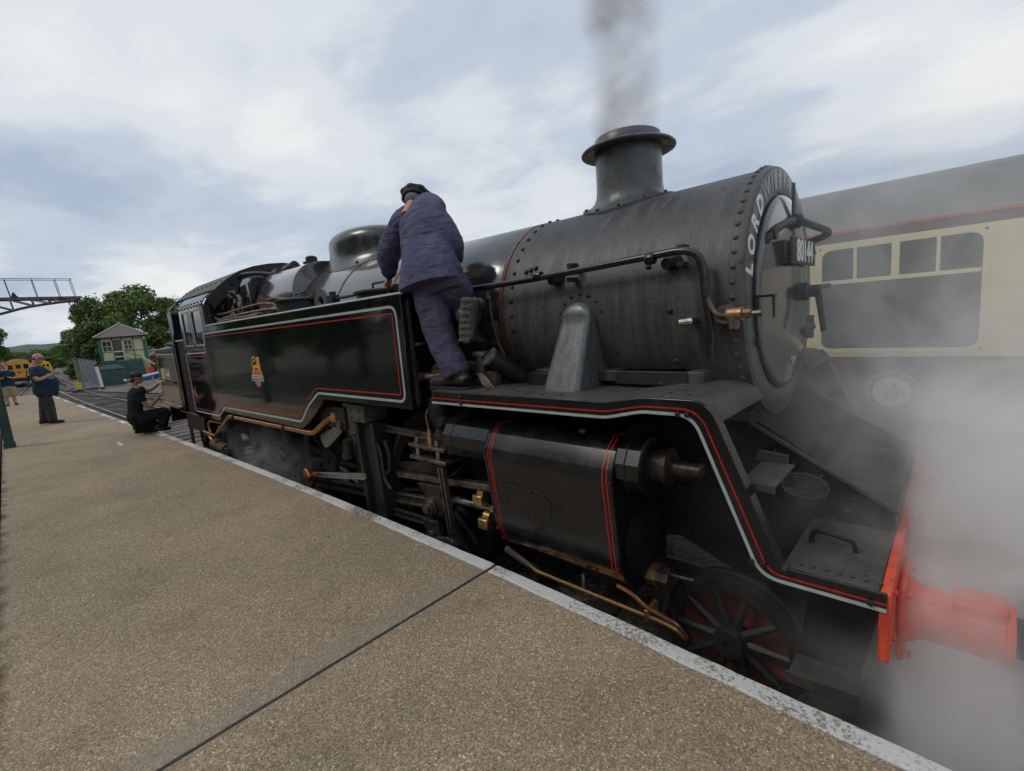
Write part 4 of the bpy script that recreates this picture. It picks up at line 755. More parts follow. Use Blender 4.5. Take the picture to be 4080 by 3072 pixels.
for r_, y in ((.095, -1.20), (.07, -1.225), (.04, -1.26)): MB().cyl((-3.40, y + .05, .93), (-3.40, y, .93), r_, n=18).build('gudgeon_pin', 'steel', ch)
prism('drop_link', 'steel_dark', LO, [(-3.52, .80), (-3.30, .82), (-3.22, .62), (-3.28, .50), (-3.42, .52)], 'y', -1.22, -1.16, .006); MB().cyl((-3.38, -1.26, .67), (-3.38, -1.16, .67), .05, n=12).build('link_pin', 'steel', LO)
MB().cyl((-3.22, -1.05, 1.0), (-2.46, -1.05, 1.04), .042, n=14).build('piston_rod', 'steel_bright', LO); MB().cyl((-2.62, -1.05, 1.03), (-2.46, -1.05, 1.04), .075, n=14).build('gland', 'steel_dark', LO)
bar('connecting_rod', 'steel', (-6.1, .66), (-3.40, .93), -1.10, .11, .06); bar('coupling_rod', 'steel_dark', (-8.5, .62), (-3.78, .62), -.98, .11, .05)
bar('union_link', 'steel', (-3.05, .70), (-3.42, .62), -1.22, .06, .04, False); bar('union_link', 'steel_dark', (-4.2, .72), (-3.45, .76), -1.17, .08, .04)
bar('combination_lever', 'steel', (-3.10, 1.38), (-3.035, .69), -1.24, .065, .05); MB().cyl((-3.04, -1.29, .69), (-3.04, -1.2, .69), .05, n=14).build('lever_pin', 'steel', LO)
bar('radius_rod', 'steel', (-4.42, 1.60), (-3.30, 1.60), -1.10, .07, .05); prism('radius_rod_end', 'steel', LO, [(-3.42, 1.57), (-3.30, 1.56), (-3.14, 1.56), (-3.12, 1.74), (-3.24, 1.75), (-3.30, 1.64)], 'y', -1.13, -1.07, .005)
for z in (1.525, 1.41): box('valve_guide', 'steel', LO, -3.55, -3.02, -1.26, -1.02, z, z + .032, .004)
for x in (-3.46, -3.16):
    for y in (-1.22, -1.08): MB().cyl((x, y, 1.40), (x, y, 1.62), .020, n=8).build('guide_bolt', 'steel_bright', LO); piece('bolt', HEX, LO, (x, y, 1.557), (0, 0, 1), 1.5, 'steel'); piece('bolt', HEX, LO, (x, y, 1.41), (0, 0, -1), 1.5, 'steel_dark')
MB().cyl((-3.10, -1.09, 1.48), (-2.98, -1.09, 1.56), .045, n=12).build('valve_spindle', 'steel_bright', LO)
MB().tube([(-3.28, -1.2, 1.557), (-3.28, -1.2, 1.64), (-3.28, -1.2, 1.70)], [.026, .024, .014], 10).build('oil_cup', 'brass', LO); tube('oil_pipe', 'copper', LO, [(-3.28, -1.2, 1.70), (-3.30, -1.2, 1.83), (-3.24, -1.17, 1.93), (-3.10, -1.1, 2.02)], .007, 6)
for x, y, z in ((-2.78, -1.1, 1.115), (-2.68, -1.15, .945)):
    a_ = MB().box(x - .055, x + .055, y - .05, y + .05, z - .05, z + .04).build('oil_box', 'brass', LO, .008); MB().cyl((x + .07, y, z + .06), (x - .0, y, z + .06), .04, n=12).build('oil_box_lid', 'brass', a_)
prism('motion_bracket', 'frame_black', LO, [(-4.53, 1.67), (-4.20, 1.67), (-4.18, 1.2), (-4.10, .40), (-4.44, .40), (-4.50, 1.2)], 'y', -1.20, -1.10, .008)
prism('motion_bracket', 'frame_black', LO, [(-4.54, 1.67), (-4.48, 1.67), (-4.40, .40), (-4.46, .40)], 'y', -1.26, -1.05, .006); prism('motion_bracket', 'frame_black', LO, [(-4.23, 1.67), (-4.18, 1.67), (-4.08, .40), (-4.13, .40)], 'y', -1.25, -1.05, .006)
gb = box('gear_bracket', 'plate_black', LO, -4.60, -4.26, -1.28, -1.0, 1.675, 1.87, .012)
for x in (-4.53, -4.36):
    for z in (1.72, 1.81): piece('bolt', HEX, LO, (x, -1.28, z), (0, -1, 0), 1.0, 'plate_black')
for k, pth in enumerate(([(-4.2, -1.22, 1.5), (-4.12, -1.22, 1.35), (-4.1, -1.22, 1.1), (-4.0, -1.22, 1.0)], [(-4.05, -1.2, 1.5), (-4.0, -1.2, 1.36), (-4.02, -1.2, 1.2), (-4.1, -1.2, 1.15)])): tube('drain_pipe', 'frame_black', LO, pth, .02, 8)
prism('lifting_arm', 'cover_grey', LO, fillet([(-4.87, 1.66), (-4.80, 1.60), (-4.88, 1.50), (-5.05, 1.40), (-5.22, 1.30), (-5.34, 1.27), (-5.42, 1.36), (-5.40, 1.43), (-5.1, 1.53), (-4.95, 1.62)], .03), 'y', -1.25, -1.23, .004); MB().cyl((-4.86, -1.28, 1.60), (-4.86, -1.2, 1.60), .055, n=14).build('arm_boss', 'steel', LO)
prism('lifting_link', 'steel', LO, [(-4.82, 1.85), (-4.70, 1.86), (-4.62, 1.66), (-4.60, 1.52), (-4.72, 1.48), (-4.76, 1.62)], 'y', -1.22, -1.20, .004); MB().tube([(-4.70, -1.27, 1.45), (-4.74, -1.27, 1.24)], [.05, .065], 10).build('link_bearing', 'steel_dark', LO)
prism('expansion_link', 'steel', LO, [(-4.74, 1.55), (-4.66, 1.57), (-4.58, 1.35), (-4.50, 1.15), (-4.42, .98), (-4.47, .96), (-4.60, 1.12), (-4.70, 1.3)], 'y', -1.20, -1.16, .006)
bar('eccentric_rod', 'steel_bright', (-5.70, .885), (-4.40, 1.085), -1.27, .07, .045); MB().cyl((-5.74, -1.36, .885), (-5.74, -1.2, .885), .085, n=20).build('crank_cap', 'copper', LO); MB().lathe([(.088, 0), (.092, .01), (.088, .02)], (-5.74, -1.345, .885), (0, -1, 0), 20, False).build('cap_rim', 'brass', LO)
prism('return_crank', 'steel', LO, [(-5.80, .95), (-5.68, .95), (-6.02, .60), (-6.18, .62)], 'y', -1.22, -1.16, .006)
# brake and drain pipes low down
for dz, y, m_ in ((0, -1.22, 'brass'), (-.025, -1.18, 'copper')): tube('drain_pipe', m_, LO, [(-2.20, y + .03, .745 + dz), (-2.10, y, .728 + dz), (-2.0, y, .722 + dz), (-1.3, y, .715 + dz), (-1.1, y, .715 + dz), (-1.0, y, .70 + dz), (-.96, y + .03, .64 + dz)], .012, 8)
MB().tube([(-2.46, -1.15, .765), (-2.16, -1.2, .73)], [.03, .022], 8).build('drain_cock', 'steel', LO); tube('drain_pipe', 'copper', LO, [(-1.40, -1.2, .84), (-1.30, -1.2, .82), (-1.2, -1.2, .765), (-1.1, -1.2, .745), (-1.0, -1.2, .72), (-.95, -1.18, .65)], .013, 8); box('pipe_clip', 'brass', LO, -1.19, -1.165, -1.245, -1.1, .69, .77, .003)
tube('drain_pipe', 'pipe_brown', LO, [(-1.68, -1.19, .82), (-1.67, -1.2, .74), (-1.69, -1.2, .70)], .011, 6)
box('brake_rigging', 'frame_black', LO, -9.3, -2.9, -.95, -.90, .28, .36, .01)
# live fittings behind the running plate: lubricator, tube with a lid, air pump
MB().tube([(-2.62, -1.0, 2.33), (-2.47, -.72, 2.09)], .078, 20).build('lidded_tube', 'frame_black', LO)
dv = (V((-2.62, -1.0, 2.33)) - V((-2.47, -.72, 2.09))).normalized(); ld = V((-2.62, -1.0, 2.33)); l_ = MB().lathe([(.084, -.012), (.087, 0), (.085, .012), (.02, .016)], ld, dv, 24).build('tube_lid', 'cover_grey', LO)
uu = V((1, .1, .55)); uu = (uu - dv * uu.dot(dv)).normalized(); tube('lid_handle', 'steel_dark', l_, [ld - uu * .05 + dv * .012, ld - uu * .05 + dv * .035, ld + uu * .05 + dv * .035, ld + uu * .05 + dv * .012], .005, 6, 0)
prism('tube_bracket', 'plate_black', LO, [(-2.69, 2.09), (-2.58, 2.09), (-2.57, 2.21), (-2.69, 2.21)], 'y', -1.0, -.93, .006)
MB().lathe([(.07, 2.09), (.07, 2.13), (.05, 2.14), (.05, 2.33), (.075, 2.335), (.075, 2.36), (.07, 2.37)], (-2.80, -.93, 0), (0, 0, 1), 14).build('lubricator', 'cover_grey', LO)
lub = MB().box(-3.22, -2.92, -1.16, -.98, 2.12, 2.24).build('mechanical_lubricator', 'rust', LO, .01)
for k in range(9): MB().tube([(-3.2 + .035 * k, -1.15, 2.24), (-3.19 + .035 * k, -1.13, 2.27 + .02 * (k % 3))], [.018, .013], 7).build('lubricator_valve', 'steel_dark', lub)
tube('lubricator_arm', 'pipe_brown', LO, [(-3.38, -1.22, 2.19), (-3.2, -1.2, 2.185), (-3.0, -1.17, 2.19)], .022, 8); MB().cyl((-3.27, -1.27, 2.185), (-3.27, -1.15, 2.185), .035, n=10).build('arm_boss', 'rust', LO)
for k in range(4): tube('oil_pipe', 'pipe_brown', LO, [(-2.85, -1.02 + .02 * k, 2.16), (-2.70 + .02 * k, -1.08, 2.20), (-2.60 + .03 * k, -1.12, 2.13), (-2.56 + .03 * k, -1.12, 2.095)], .006, 6)
tube('sand_pipe', 'rust', LO, [(-2.70, -.86, 2.86), (-2.68, -.88, 2.70), (-2.63, -.88, 2.45), (-2.55, -.84, 2.25), (-2.48, -.78, 2.09)], .011, 6)
MB().tube([(-2.72, -.86, 2.86), (-2.70, -.87, 2.80)], .02, 8).build('pipe_union', 'pipe_brown', LO)
box('saddle_box', 'frame_black', LO, -2.32, -2.08, -.88, -.66, 2.09, 2.19, .006); box('saddle_box', 'frame_black', LO, -1.55, -1.05, -.84, -.66, 2.12, 2.21, .006)

# ------------------------------------------------------------------ coach on the far track
mat('added_partition_wood', (0.20, 0.185, 0.16), .6, v=(2, (0.15, .135, .115), .4, .7))
CO = thing('railway_coach', 'cream and brown railway coach with a grey roof behind the smokebox', 'coach', (-3, 3.45, 0))
CY = 3.45
CX0, CX1 = -13.0, 7.0
sideprof = [(-1.33, 1.05), (-1.385, 1.45), (-1.395, 1.97), (-1.39, 2.6), (-1.365, 3.10)]
WIN = [(-11.6, -10.4), (-9.45, -8.25), (-7.3, -6.1), (-5.15, -3.95), (-3.0, -1.8), (-.885, .325), (2.1, 3.3), (4.3, 5.5)]
def cside(y, s): return CY + y if s < 0 else CY - y
for s in (-1, 1):
    def P2(a, b_): return [(cside(p[0], s), p[1]) for p in a]
    q = [p for p in sideprof if p[1] <= 1.97]; MB().prism([(cside(p[0], s), p[1]) for p in q] + [(cside(p[0] + .05, s), p[1]) for p in q][::-1], 'x', CX0, CX1).build('lower_side', 'coach_brown', CO, 0)
    w = MB(); y0, y1 = cside(-1.395, s), cside(-1.345, s)
    w.box(CX0, CX1, min(y0, y1), max(y0, y1), 1.972, 2.025); w.box(CX0, CX1, min(y0, y1), max(y0, y1), 3.06, 3.095)
    ex = [CX0] + [v_ for a, d in WIN for v_ in (a, d)] + [CX1]
    for a, d in zip(ex[::2], ex[1::2]): w.box(a, d, min(y0, y1), max(y0, y1), 2.025, 3.06)
    w.build('window_panel', 'coach_cream', CO, 0)
    w = MB().box(CX0, CX1, min(y0, y1) + .003, max(y0, y1), 3.0955, 3.18); w.build('upper_side', 'coach_brown', CO, 0)
    MB().box(CX0, CX1, min(y0, y1) - (.012 if s < 0 else 0), max(y0, y1) + (.012 if s > 0 else 0), 3.181, 3.203).build('cantrail_line', 'coach_red', CO)
    for a, d in WIN:
        ys_ = y0; o_ = -.008 if s < 0 else .008
        fr = stripe('window_frame', 'coach_cream', CO, fillet([(a, 2.03), (d, 2.03), (d, 3.055), (a, 3.055)], .12), .05, ys_, True, .008 if s < 0 else -.008)
        n_ = d - a
        for xx, wd_ in ((a + n_ * .247, .028), (a + n_ * .50, .06), (a + n_ * .745, .028)): MB().box(xx - wd_ / 2, xx + wd_ / 2, min(ys_, ys_ + o_), max(ys_, ys_ + o_) + (.01 if s < 0 else 0), 2.73, 3.03).build('ventilator_bar', 'coach_cream', fr, .003)
        MB().box(a + .03, d - .03, min(ys_, ys_ + o_ * 1.3), max(ys_, ys_ + o_ * 1.3) + (.01 if s < 0 else 0), 2.695, 2.733).build('transom', 'coach_cream', fr, .003)
        gy = cside(-1.37, s); MB().box(a, d, gy - .003, gy + .003, 2.03, 2.70).build('pane', 'window_glass', fr); MB().box(a, d, gy - .003, gy + .003, 2.725, 3.05).build('ventilator_pane', 'window_glass', fr)
rf = [(-1.40, 3.205), (-1.36, 3.29), (-1.27, 3.41), (-1.08, 3.555), (-.75, 3.68), (-.38, 3.755), (0, 3.78)]; rf = rf + [(-y, z) for y, z in rf[:-1]][::-1]
prism('roof', 'coach_roof', CO, [(CY + y, z) for y, z in rf] + [(CY + y * .97, z - .03) for y, z in rf][::-1], 'x', CX0 - .02, CX1 + .02, 0)
for x in np.arange(-12, 7, 2.05): MB().rings([[(x - .01, CY + y * 1.002, z + .004) for y, z in rf], [(x + .01, CY + y * 1.002, z + .004) for y, z in rf]], False).build('roof_rib', 'coach_roof', CO)
for x in (-9.5, -6.2, -2.9): MB().lathe([(.09, 3.74), (.09, 3.80), (.14, 3.81), (.13, 3.84), (.02, 3.85)], (x, CY, 0), (0, 0, 1), 16).build('roof_ventilator', 'coach_roof', CO)
box('floor', 'interior_grey', CO, CX0, CX1, CY - 1.33, CY + 1.33, 1.02, 1.25, 0); box('end_wall', 'coach_brown', CO, CX0 - .03, CX0, CY - 1.35, CY + 1.35, 1.05, 3.4, 0); box('end_wall', 'coach_brown', CO, CX1, CX1 + .03, CY - 1.35, CY + 1.35, 1.05, 3.4, 0)
box('added_partition', 'added_partition_wood', CO, CX0, CX1, CY + .42, CY + .45, 1.25, 3.2, 0); box('ceiling', 'interior_grey', CO, CX0, CX1, CY - 1.3, CY + 1.3, 3.22, 3.24, 0)  # added wall blocks the bright sky through the far windows
for a, d in WIN:
    c_ = (a + d) / 2
    for yy in (CY - .82,):
        box('table', 'table_white', CO, c_ - .32, c_ + .32, yy - .42, yy + .42, 1.98, 2.02, .006)
        for sx_ in (-1, 1): prism('seat', 'seat_cloth', CO, [(c_ + sx_ * .42, 1.3), (c_ + sx_ * .42, 1.72), (c_ + sx_ * .80, 1.70), (c_ + sx_ * .86, 2.45), (c_ + sx_ * .98, 2.45), (c_ + sx_ * .96, 1.3)], 'y', yy - .45, yy + .45, .03); MB().box(c_ + sx_ * .91 - .10, c_ + sx_ * .91 + .10, yy - .3, yy + .3, 2.36, 2.47).build('headrest_cover', 'table_white', CO, .02)
box('underframe', 'frame_black', CO, CX0, CX1, CY - 1.1, CY + 1.1, .78, 1.02, .01); box('battery_box', 'frame_black', CO, -4.5, -1.5, CY - 1.2, CY - .4, .38, .78, .02)
for bx_ in (-10.5, 4.6):
    for dx in (-1.3, 1.3):
        for s in (-1, 1): MB().lathe([(.02, .12), (.3, .10), (.40, .13), (.457, .12), (.457, .02), (.48, 0)], (bx_ + dx, CY + s * .68, .457), (0, s, 0), 32).build('wheel', 'frame_black', CO)
    for s in (-1, 1): box('bogie_side', 'frame_black', CO, bx_ - 1.9, bx_ + 1.9, CY + s * 1.0 - .06, CY + s * 1.0 + .06, .45, .75, .02)
# round crest on the coach side
cx_, cz_, rx_, rz_ = -.278, 1.628, .205, .198
def el(f): return [(cx_ + rx_ * f * math.cos(t), cz_ + rz_ * f * math.sin(t)) for t in np.linspace(0, 2 * math.pi, 49)[:-1]]
cy0 = CY - 1.395
cr = MB().prism(el(1.0), 'y', cy0 - .004, cy0 + .006).build('crest', 'white_paint', CO); MB().prism(el(.965), 'y', cy0 - .006, cy0 - .0042).build('crest_band', 'coach_brown', cr); MB().prism(el(.72), 'y', cy0 - .008, cy0 - .0062).build('crest_field', 'white_paint', cr)
for word, a0, st in (('BRITISH', 196, -14.5), ('RAILWAYS', 66, -13.5)):
    for i, chh in enumerate(word):
        a = R(a0 + i * st); text('letter', chh, 'number_cream', cr, .052, (cx_ + rx_ * .84 * math.cos(a), cy0 - .0075, cz_ + rz_ * .84 * math.sin(a)), (math.sin(a), 0, -math.cos(a)), (math.cos(a), 0, math.sin(a)), 1, .0008)
mat('crest_red', (0.42, 0.06, 0.05), .5)
MB().prism([(cx_ + .11 * x, cz_ + .10 * z) for x, z in [(-.2, .1), (0, .35), (.1, .85), (.35, .95), (.3, .6), (.45, .3), (.9, .15), (.95, -.3), (.6, -.15), (.35, -.2), (.5, -.8), (.2, -.85), (.1, -.4), (-.15, -.4), (-.2, -.9), (-.55, -.85), (-.4, -.3), (-.75, -.1)]], 'y', cy0 - .010, cy0 - .0081).build('crest_lion', 'crest_red', cr)
stripe('crest_wheel', 'line_grey', cr, [(cx_ - .075 + .04 * math.cos(t), cz_ + .045 + .045 * math.sin(t)) for t in np.linspace(0, 2 * math.pi, 25)[:-1]], .008, cy0 - .008, True, .002)
MB().prism([(cx_ - .02, cz_ - .166), (cx_ + .02, cz_ - .166), (cx_, cz_ - .178)], 'y', cy0 - .0078, cy0 - .006).build('crest_star', 'brass', cr)

# ------------------------------------------------------------------ background: trees, hill, signal box, trains
def crown_mesh(name, seed, n, rx, rz, leaf, m):
    rg = random.Random(seed); blobs = [(V((0, 0, .55 * rz)), V((.62 * rx, .62 * rx, .44 * rz)))]
    for k in range(15):
        a = rg.uniform(0, 6.283); h = rg.uniform(.18, .88); w = math.sin(math.pi * min(max(h, .12), .93)) ** .7
        blobs.append((V((math.cos(a) * rx * .62 * w, math.sin(a) * rx * .62 * w, h * rz)), V((1, 1, .75)) * rx * rg.uniform(.26, .44)))
    mb = MB()
    for i in range(n):
        c, r = blobs[rg.randrange(len(blobs))] if rg.random() > .12 else blobs[0]
        d = V((rg.gauss(0, 1), rg.gauss(0, 1), rg.gauss(0, 1) + .25)).normalized(); q = rg.random() ** .33 * .85 + .17 * rg.random()
        q *= 1 + .22 * mnoise.noise(c + d * 2.3)
        p = c + V((d.x * r.x, d.y * r.y, d.z * r.z)) * q
        nrm = (d + V((rg.gauss(0, .7), rg.gauss(0, .7), rg.gauss(.25, .6)))).normalized(); u = nrm.orthogonal().normalized(); u = Quaternion(nrm, rg.uniform(0, 6.28)) @ u; w = nrm.cross(u); s = leaf * rg.uniform(.6, 1.25)
        mb.add([p - u * s, p - w * s * .5 - nrm * s * .12, p + u * s, p + w * s * .5 - nrm * s * .12], [(0, 1, 2, 3)])
    me = bpy.data.meshes.new(name); me.from_pydata(mb.v, [], mb.f); me.materials.append(MATS[m]); return me
def trunk_mesh(name, seed, h, rx):
    rg = random.Random(seed); mb = MB(); mb.tube([(0, 0, -.6), (.05, 0, h * .25), (0, .1, h * .55), (0, 0, h * .8)], [.38, .28, .18, .05], 8, 3)
    for k in range(9):
        a = rg.uniform(0, 6.28); z = h * rg.uniform(.22, .6); l = rx * rg.uniform(.5, .85); mb.tube([(0, 0, z), (math.cos(a) * l * .5, math.sin(a) * l * .5, z + h * .12), (math.cos(a) * l, math.sin(a) * l, z + h * .22)], [.13, .08, .03], 6, 2)
    me = mb.mesh(name); me.materials.append(MATS['bark']); return me
TREES = [(crown_mesh('crown', s, 11000, 5.2, 12.6, .27, m), trunk_mesh('trunk', s, 12, 5.2)) for s, m in ((1, 'leaf'), (2, 'leaf_dark'), (3, 'leaf'))]
BUSH = crown_mesh('foliage', 9, 2600, 1.6, 2.6, .15, 'leaf')
def tree(k, x, y, s, sz, rz, label, group):
    t = thing('broadleaf_tree', label, 'tree', (x, y, zg(x) - .3), group); t.rotation_euler = (0, 0, rz); t.scale = (s, s, sz)
    a = link('crown', TREES[k][0], t); b_ = link('trunk', TREES[k][1], t); a.matrix_parent_inverse = b_.matrix_parent_inverse = Matrix(); a.location.z = 0.4
G1, G2, G3 = 'trees along the right of the line', 'trees left of the line', 'unseen trees added to darken the tank reflection'
for a in ((0, -96, 11.0, 1.02, 1.12, .3, 'tallest green tree right behind the signal box roof', G1), (1, -104, 8.4, 1.0, 1.06, 1.9, 'dark green tree just left of the signal box roof', G1), (2, -99, 18.0, 1.1, 1.0, 2.7, 'green tree showing between signal box and engine cab', G1),
          (0, -118, 9.6, 1.0, 1.10, 4.1, 'green tree next left after the dark one by the signal box', G1), (1, -128, 10.0, 1.0, .95, .9, 'dark tree deep in the row right of the yellow train', G1), (2, -141, 9.0, 1.0, .90, 5.0, 'mid sized tree above the yellow train on its right', G1), (0, -162, 8.8, .95, .74, 2.2, 'smaller far tree right of the yellow train', G1), (1, -195, 9.2, 1.0, .66, 3.3, 'farthest tree at the low end of the right row', G1), (2, -88, 22.5, 1.1, .95, 1.1, 'tree behind the engine bunker beyond the signal box', G1), (1, -84, 31, 1.2, 1.0, .1, 'tree hidden low behind the engine boiler line', G1),
          (1, -150, -6.3, 1.0, 1.02, .6, 'dark tree at the left edge beneath the signal gantry', G2), (0, -185, -5.6, 1.0, .80, 2.8, 'lower tree left of the yellow train behind the standing man', G2), (2, -128, -9.6, .9, .62, 4.4, 'pale tree at the far left above the boy', G2), (0, -250, 1.5, 1.3, .62, 1.0, 'low distant tree straight behind the yellow train', G2), (1, -262, 9.5, 1.4, .62, 2.0, 'low distant tree just right of the yellow train', G2), (2, -240, -6.5, 1.3, .66, 3.0, 'low distant tree above the orange fronted railcar', G2), (1, -300, -2.0, 1.8, .70, .4, 'far rounded tree between the railcar and the yellow train', G2), (0, -320, 9.0, 2.0, .74, 2.4, 'far rounded tree below the hill right of the yellow train', G2), (2, -230, 13.0, 1.2, .74, 5.2, 'middle distance tree where the right row meets the hill', G2)):
    tree(*a)
for i, (x, y) in enumerate(((-62, -20), (-50, -17), (-41, -19), (-31, -16.5), (-22, -18), (-13, -16), (-4, -18), (6, -17))): tree(i % 3, x, y, 1.0 + .1 * (i % 2), 1.0, i * 1.3, 'unseen leafy tree added across from the engine to darken the tank side mirror', G3)  # out-of-view trees added so the glossy tank side mirrors something dark
for i, (x, y, s, lab) in enumerate(((-80, 4.6, 1.0, 'bush at the foot of the trees left of the signal box'), (-92, 4.4, 1.2, 'bush beside the track halfway to the yellow train'), (-110, 4.8, 1.4, 'bush under the trees right of the yellow train'), (-135, 6.4, 1.6, 'bush nearest the yellow train'), (-78, 10.5, 1.3, 'bush right behind the signal box'), (-76, 13.5, 1.3, 'bush between signal box and engine bunker'), (-120, -6.0, 1.7, 'pale bush behind the orange fronted train'))):
    t = thing('bush', lab, 'bush', (x, y, zg(x) - .5), 'bushes by the line'); t.scale = (s, s, s); t.rotation_euler = (0, 0, i); o = link('foliage', BUSH, t); o.matrix_parent_inverse = Matrix()
hp = MB(); hx = list(range(-1500, 900, 40)); rows = [(520, -4), (560, 6), (620, 13), (700, 19), (820, 23), (1000, 24), (1300, 20)]
for d, h in rows:
    for a in np.linspace(100, 262, 180):
        rr = d; x, y = rr * math.cos(R(a)), rr * math.sin(R(a)); k = (.75 + .35 * mnoise.noise(V((x * .004, y * .004, 3)))) * (1.0 if a > 150 else .8); hp.v.append((x, y, h * k + 2.2 * mnoise.noise(V((x * .06, y * .06, 0))) + 1.4 * mnoise.noise(V((x * .17, y * .17, 5)))))
nn = 180; hp.f += [(i * nn + j, i * nn + j + 1, (i + 1) * nn + j + 1, (i + 1) * nn + j) for i in range(len(rows) - 1) for j in range(nn - 1)]
hp.build('wooded_hill', 'hill_wood', smooth=80, kind='structure')
# signal box
class FR:
    def __init__(s, o, n): s.o = V(o); s.n = V((n[0], n[1], 0)).normalized(); s.r = V((-s.n.y, s.n.x, 0))
    def p(s, a, d, z): return s.o + s.r * a - s.n * d + V((0, 0, z))
    def box(s, mb, a0, a1, d0, d1, z0, z1):
        q = [s.p(a, d, z) for z in (z0, z1) for a, d in ((a0, d0), (a1, d0), (a1, d1), (a0, d1))]; return mb.add(q, [(0, 3, 2, 1), (4, 5, 6, 7), (0, 1, 5, 4), (1, 2, 6, 5), (2, 3, 7, 6), (3, 0, 4, 7)])
    def part(s, name, m, par, *b_, **k): return s.box(MB(), *b_).build(name, m, par, **k)
SBX = FR((-74.2, 6.45, 0), (.985, -.17)); GZ = -1.75
SG = thing('signal_box', 'cream and green wooden signal box with a slate hipped roof', 'signal box', SBX.p(0, 2.2, GZ))
SBX.part('lower_wall', 'box_cream', SG, -2.28, 2.28, 0, 5.2, GZ, 1.40)
for a0, a1, z0, z1 in ((-2.0, -1.02, 1.42, 2.42), (-.05, .95, 1.42, 2.42), (1.02, 1.9, 1.42, 2.42), (1.0, 1.9, 2.52, 3.85), (-2.0, -1.02, 3.80, 4.22), (-.95, -.1, 3.85, 4.22), (0, .92, 3.82, 4.22), (1.0, 1.9, 3.92, 4.22)): SBX.part('wall_panel', 'box_cream', SG, a0, a1, 0, .06, z0, z1)
for a0, a1 in ((-2.30, -2.0), (-1.02, -.92), (-.08, .02), (.92, 1.02), (1.9, 2.3)): SBX.part('post', 'box_green', SG, a0, a1, -.05, .08, 1.2, 4.25)
for z in (1.36, 2.43): SBX.part('rail', 'box_green', SG, -2.0, 1.9, -.035, .05, z, z + .09)
SBX.part('inner_wall', 'cab_inside', SG, -2.2, 2.2, 5.0, 5.15, 1.4, 4.2); SBX.part('side_wall', 'wood_old', SG, -2.30, -2.24, .08, 5.2, 1.40, 4.22); SBX.part('side_wall', 'box_cream', SG, 2.24, 2.30, .08, 5.2, 1.40, 4.22)
def sash(a0, a1, z0, z1):
    w = SBX.part('window', 'sash_cream', SG, a0, a1, -.03, .02, z0, z0 + .07)
    for b_ in ((a0, a1, -.03, .02, z1 - .07, z1), (a0, a0 + .07, -.03, .02, z0 + .07, z1 - .07), (a1 - .07, a1, -.03, .02, z0 + .07, z1 - .07), ((a0 + a1) / 2 - .02, (a0 + a1) / 2 + .02, -.02, .01, z0, z1), (a0, a1, -.02, .01, (z0 + z1) / 2 - .02, (z0 + z1) / 2 + .02)): SBX.part('glazing_bar', 'sash_cream', w, *b_)
    SBX.part('pane', 'dark_glass', w, a0 + .05, a1 - .05, .022, .03, z0 + .05, z1 - .05)
sash(-1.98, -1.04, 2.50, 3.78); sash(.04, .90, 2.58, 3.82)
SBX.part('dark_door_panel', 'dark_glass', SG, -.90, -.10, .05, .1, 1.45, 3.80); SBX.part('door_bar', 'white_paint', SG, -.98, -.02, -.12, -.06, 2.40, 2.52); SBX.part('door_bar', 'white_paint', SG, -.98, -.02, -.12, -.06, 1.78, 1.90); SBX.part('door_post', 'sash_cream', SG, -.10, -.0, -.1, .04, 1.3, 3.8)  # dark panel stands in for the shade of the open doorway
SBX.part('lamp', 'white_paint', SG, .62, .74, -.2, -.05, 4.0, 4.22); SBX.part('lamp', 'white_paint', SG, 2.02, 2.2, -.2, -.05, 3.75, 4.1)
ev = [SBX.p(a, d, 4.25) for a, d in ((-2.62, -.5), (2.62, -.5), (2.62, 5.8), (-2.62, 5.8))]; pk = [SBX.p(-.1, 2.2, 5.85), SBX.p(-.1, 3.0, 5.85)]
rf_ = MB().add(ev + pk, [(0, 1, 4), (1, 2, 5, 4), (2, 3, 5), (3, 0, 4, 5), (3, 2, 1, 0)]).build('roof', 'slate', SG, smooth=0)
for i in range(2): MB().tube([ev[i] + V((0, 0, .05)), pk[0] + V((0, 0, .03))], .09, 6).build('hip_ridge', 'lead', rf_)
MB().tube([ev[0] + V((0, 0, -.06)), ev[1] + V((0, 0, -.06))], .07, 8).build('gutter', 'black_matt', rf_); MB().tube([ev[0] + V((0, 0, -.06)), ev[3] + V((0, 0, -.06))], .07, 8).build('gutter', 'black_matt', rf_)
MB().cyl(pk[0], pk[0] + V((0, 0, .25)), .14, n=10).build('finial', 'lead', rf_)
MB().tube([SBX.p(-2.5, -.1, 4.2), SBX.p(-2.4, -.1, 1.0), SBX.p(-2.4, -.1, GZ)], .06, 8).build('drain_pipe', 'black_matt', SG)
SBX.part('landing', 'dark_green', SG, -2.2, 1.6, -1.5, -.1, 1.1, 1.3); SBX.part('landing_board', 'dark_green', SG, -2.3, -.72, -1.6, -1.5, .2, 1.45); SBX.part('landing_board', 'dark_green', SG, -.7, 1.65, -1.6, -1.5, -.6, 1.25); SBX.part('base_boards', 'dark_green', SG, -2.3, 1.7, -1.45, -.02, GZ, .2)
for z0, z1 in ((2.35, 1.62), (1.72, 1.0)): MB().tube([SBX.p(.1, -1.55, z0), SBX.p(1.6, -1.55, z1)], .05, 6).build('stair_rail', 'box_green', SG)
MB().tube([SBX.p(1.6, -1.55, 1.62), SBX.p(2.75, -1.55, .55)], .07, 6).build('stair_rail', 'sash_cream', SG)
for k in range(6): SBX.part('stair_tread', 'wood_old', SG, 1.7 + k * .22, 1.95 + k * .22, -1.5, -.4, 1.0 - k * .4, 1.06 - k * .4)
for a in (-3.2, -2.7, -2.2): MB().tube([SBX.p(a, -1.55, 1.3), SBX.p(a, -1.55, 2.35)], .035, 6).build('railing_post', 'gantry_dark', SG)
